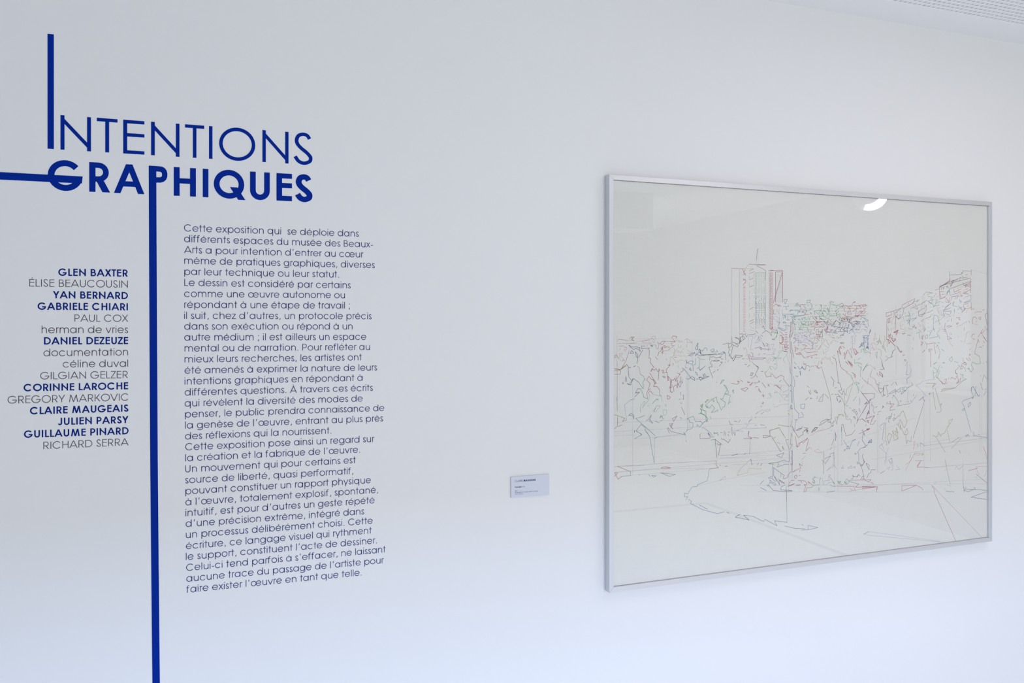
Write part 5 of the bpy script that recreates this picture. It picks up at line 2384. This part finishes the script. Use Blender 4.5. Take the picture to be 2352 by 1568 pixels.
# long pale threads running on the back of the cloth
def G_(a, b): small.append(('h', [a, b]))
for x, ya, yb in [(1417, 772, 920), (1418, 830, 945), (1453, 880, 1090), (1578, 850, 985), (1582, 850, 985), (1680, 620, 780), (1698, 620, 780), (1814, 760, 1100), (1817, 790, 1100),
                  (1820, 800, 1100), (1811, 880, 1130), (1916, 985, 1120), (1924, 985, 1130), (2015, 950, 1085), (2018, 950, 1085), (2122, 905, 1080), (2136, 900, 1060), (2250, 890, 1040),
                  (2254, 880, 1040), (2058, 700, 860), (2212, 1050, 1130), (1790, 700, 800), (1735, 650, 770), (1757, 650, 770), (1766, 620, 770), (1590, 780, 850)]:
    G_((x, ya), (x + .4, yb))
for xa, ya, xb, yb in [(1411, 970, 1825, 955), (1411, 991, 1740, 972), (1411, 1071, 1650, 1057), (1411, 1084, 1820, 1050), (1650, 1047, 1815, 1032), (1650, 1052, 1815, 1042), (1700, 1115, 2270, 1110),
                       (1740, 1129, 2150, 1130), (1800, 697, 1995, 703), (1460, 778, 1545, 777), (1880, 1040, 2100, 960), (1990, 1115, 2265, 1100), (2000, 1055, 2265, 1010), (1420, 788, 1500, 790),
                       (1760, 880, 1812, 886), (1680, 1067, 1815, 1060), (2070, 1025, 2270, 995), (1800, 710, 1990, 715), (1800, 724, 1990, 728), (1800, 741, 1990, 745)]:
    G_((xa, ya), (xb, yb))

def thread_geo(lst):
    V, Fc, MI = [], [], []
    keys = list(TC)
    for idx, (c, pts) in enumerate(lst):
        hw = 0.5 * (WU if c.isupper() else WL if c != 'h' else WG)
        P = [Vector(at(u, v, YS)) for u, v in pts]
        P = [Vector((min(max(p.x, FXL + FW + .002), FXR - FW - .002), min(max(p.y, FZB + FW + .002), FZT - FW - .002))) for p in P]
        y0 = YS - 0.0001 - 0.00001 * (idx % 9)
        for a, b in zip(P[:-1], P[1:]):
            d = b - a
            if d.length < 1e-5: continue
            d.normalize(); n = Vector((-d.y, d.x)) * hw
            a2, b2 = a - d * hw * .6, b + d * hw * .6
            k = len(V)
            V += [(a2.x + n.x, y0, a2.y + n.y), (a2.x, y0 - hw, a2.y), (a2.x - n.x, y0, a2.y - n.y),
                  (b2.x + n.x, y0, b2.y + n.y), (b2.x, y0 - hw, b2.y), (b2.x - n.x, y0, b2.y - n.y)]
            Fc += [(k, k + 3, k + 4, k + 1), (k + 1, k + 4, k + 5, k + 2)]
            MI += [keys.index(c)] * 2
    return V, Fc, MI
def plen(pts): return sum(math.dist(a, b) for a, b in zip(pts[:-1], pts[1:]))
order = sorted(range(len(lines)), key=lambda i: -plen(lines[i][1]))
big = set(order[:300])
for i in order[:300]:
    V, Fc, MI = thread_geo([lines[i]])
    o = link_mesh('thread', V, Fc, TM[lines[i][0]])
    o.parent = silk                                   # the silk panel's own offset already equals the thing's
rest = [lines[i] for i in range(len(lines)) if i not in big] + small
V, Fc, MI = thread_geo(rest)
o = link_mesh('short_threads', V, Fc, None, silk, mats=[TM[k] for k in TC], mi=MI)
o['kind'] = 'stuff'

# ------------------------------------------------------------------ added fill panel on the ceiling, and the mirrored spotlight
def fill_panel(x, y, label):  # unseen fixture, added to brighten the wall and throw the frame's shadow
    t = thing('added_fill_panel', (x, y, H), label, 'lamp')
    a = 0.42
    boxes('frame', [((-a, -a, -.04), (a, -a + .03, 0)), ((-a, a - .03, -.04), (a, a, 0)), ((-a, -a + .03, -.04), (-a + .03, a - .03, 0)), ((a - .03, -a + .03, -.04), (a, a - .03, 0))], M_LAMP_BODY, t)
    box('diffuser', (-a + .03, -a + .03, -.03), (a - .03, a - .03, -.02), M_DIFF, t)
    p, c = rgbw(20, 0.45, 0.38, 0.45)
    d = bpy.data.lights.new('fill_glow', 'AREA'); d.shape = 'SQUARE'; d.size = 0.76; d.energy = p; d.color = c
    l = bpy.data.objects.new('fill_glow', d); COL.objects.link(l); l.parent = t; l.location = (0, 0, -0.045)
    return t
M_DIFF = emit('fill_panel_diffuser', (1, 1, 1), 0.8)
fill_panel(2.6, -1.55, 'unseen square white ceiling panel added to light the wall from the right')

# spotlight whose lit reflector shows as a crescent in the picture glass
def spotlight():
    u, v, reach = 1999.0, 446.0, 3.15
    gx, gz = at(u, v, YG)
    d = Vector((gx - CX, -(YG - CY), gz - CZ)).normalized()
    c = Vector((gx, YG, gz)) + d * reach
    t = thing('spotlight', (c.x, c.y, H), 'round spotlight mirrored as a bright crescent in the picture glass', 'lamp')
    loc = Vector((0, 0, c.z - H))
    back = d.normalized()
    side = back.cross(Vector((0, 0, 1))).normalized()
    up = side.cross(back).normalized()
    R, L, n = 0.125, 0.16, 40
    V = []
    for k in range(n):
        a = 2 * math.pi * k / n
        e = side * math.cos(a) + up * math.sin(a)
        V += [tuple(loc + e * R), tuple(loc + e * (R - .006)), tuple(loc + e * (R - .006) + back * .02), tuple(loc + e * R * .8 + back * L)]
    Fc = []
    for k in range(n):
        j = (k + 1) % n
        for i in (0, 1): Fc.append((4*k+i, 4*j+i, 4*j+i+1, 4*k+i+1))
        Fc.append((4*k, 4*k+3, 4*j+3, 4*j))
    Fc.append(tuple(4*k+2 for k in range(n))); Fc.append(tuple(4*k+3 for k in range(n)))
    link_mesh('housing', V, Fc, M_LAMP_BODY, t)
    V, Fc = [], []
    m = 16
    for k in range(m + 1):
        a = math.radians(-112 + 118 * k / m)
        e = side * math.cos(a) * SGN + up * math.sin(a)
        wd = 0.052 * (0.75 + 0.25 * math.sin(math.pi * k / m))
        V += [tuple(loc + e * (R - .008) + back * .012), tuple(loc + e * (R - .008 - wd) + back * .018)]
        if k: Fc.append((2*k-2, 2*k-1, 2*k+1, 2*k))
    link_mesh('lit_reflector', V, Fc, M_LAMP, t)
    box('stem', (-0.02, -0.02, c.z - H + R * .9), (0.02, 0.02, 0), M_LAMP_BODY, t)
SGN = -1.0
spotlight()
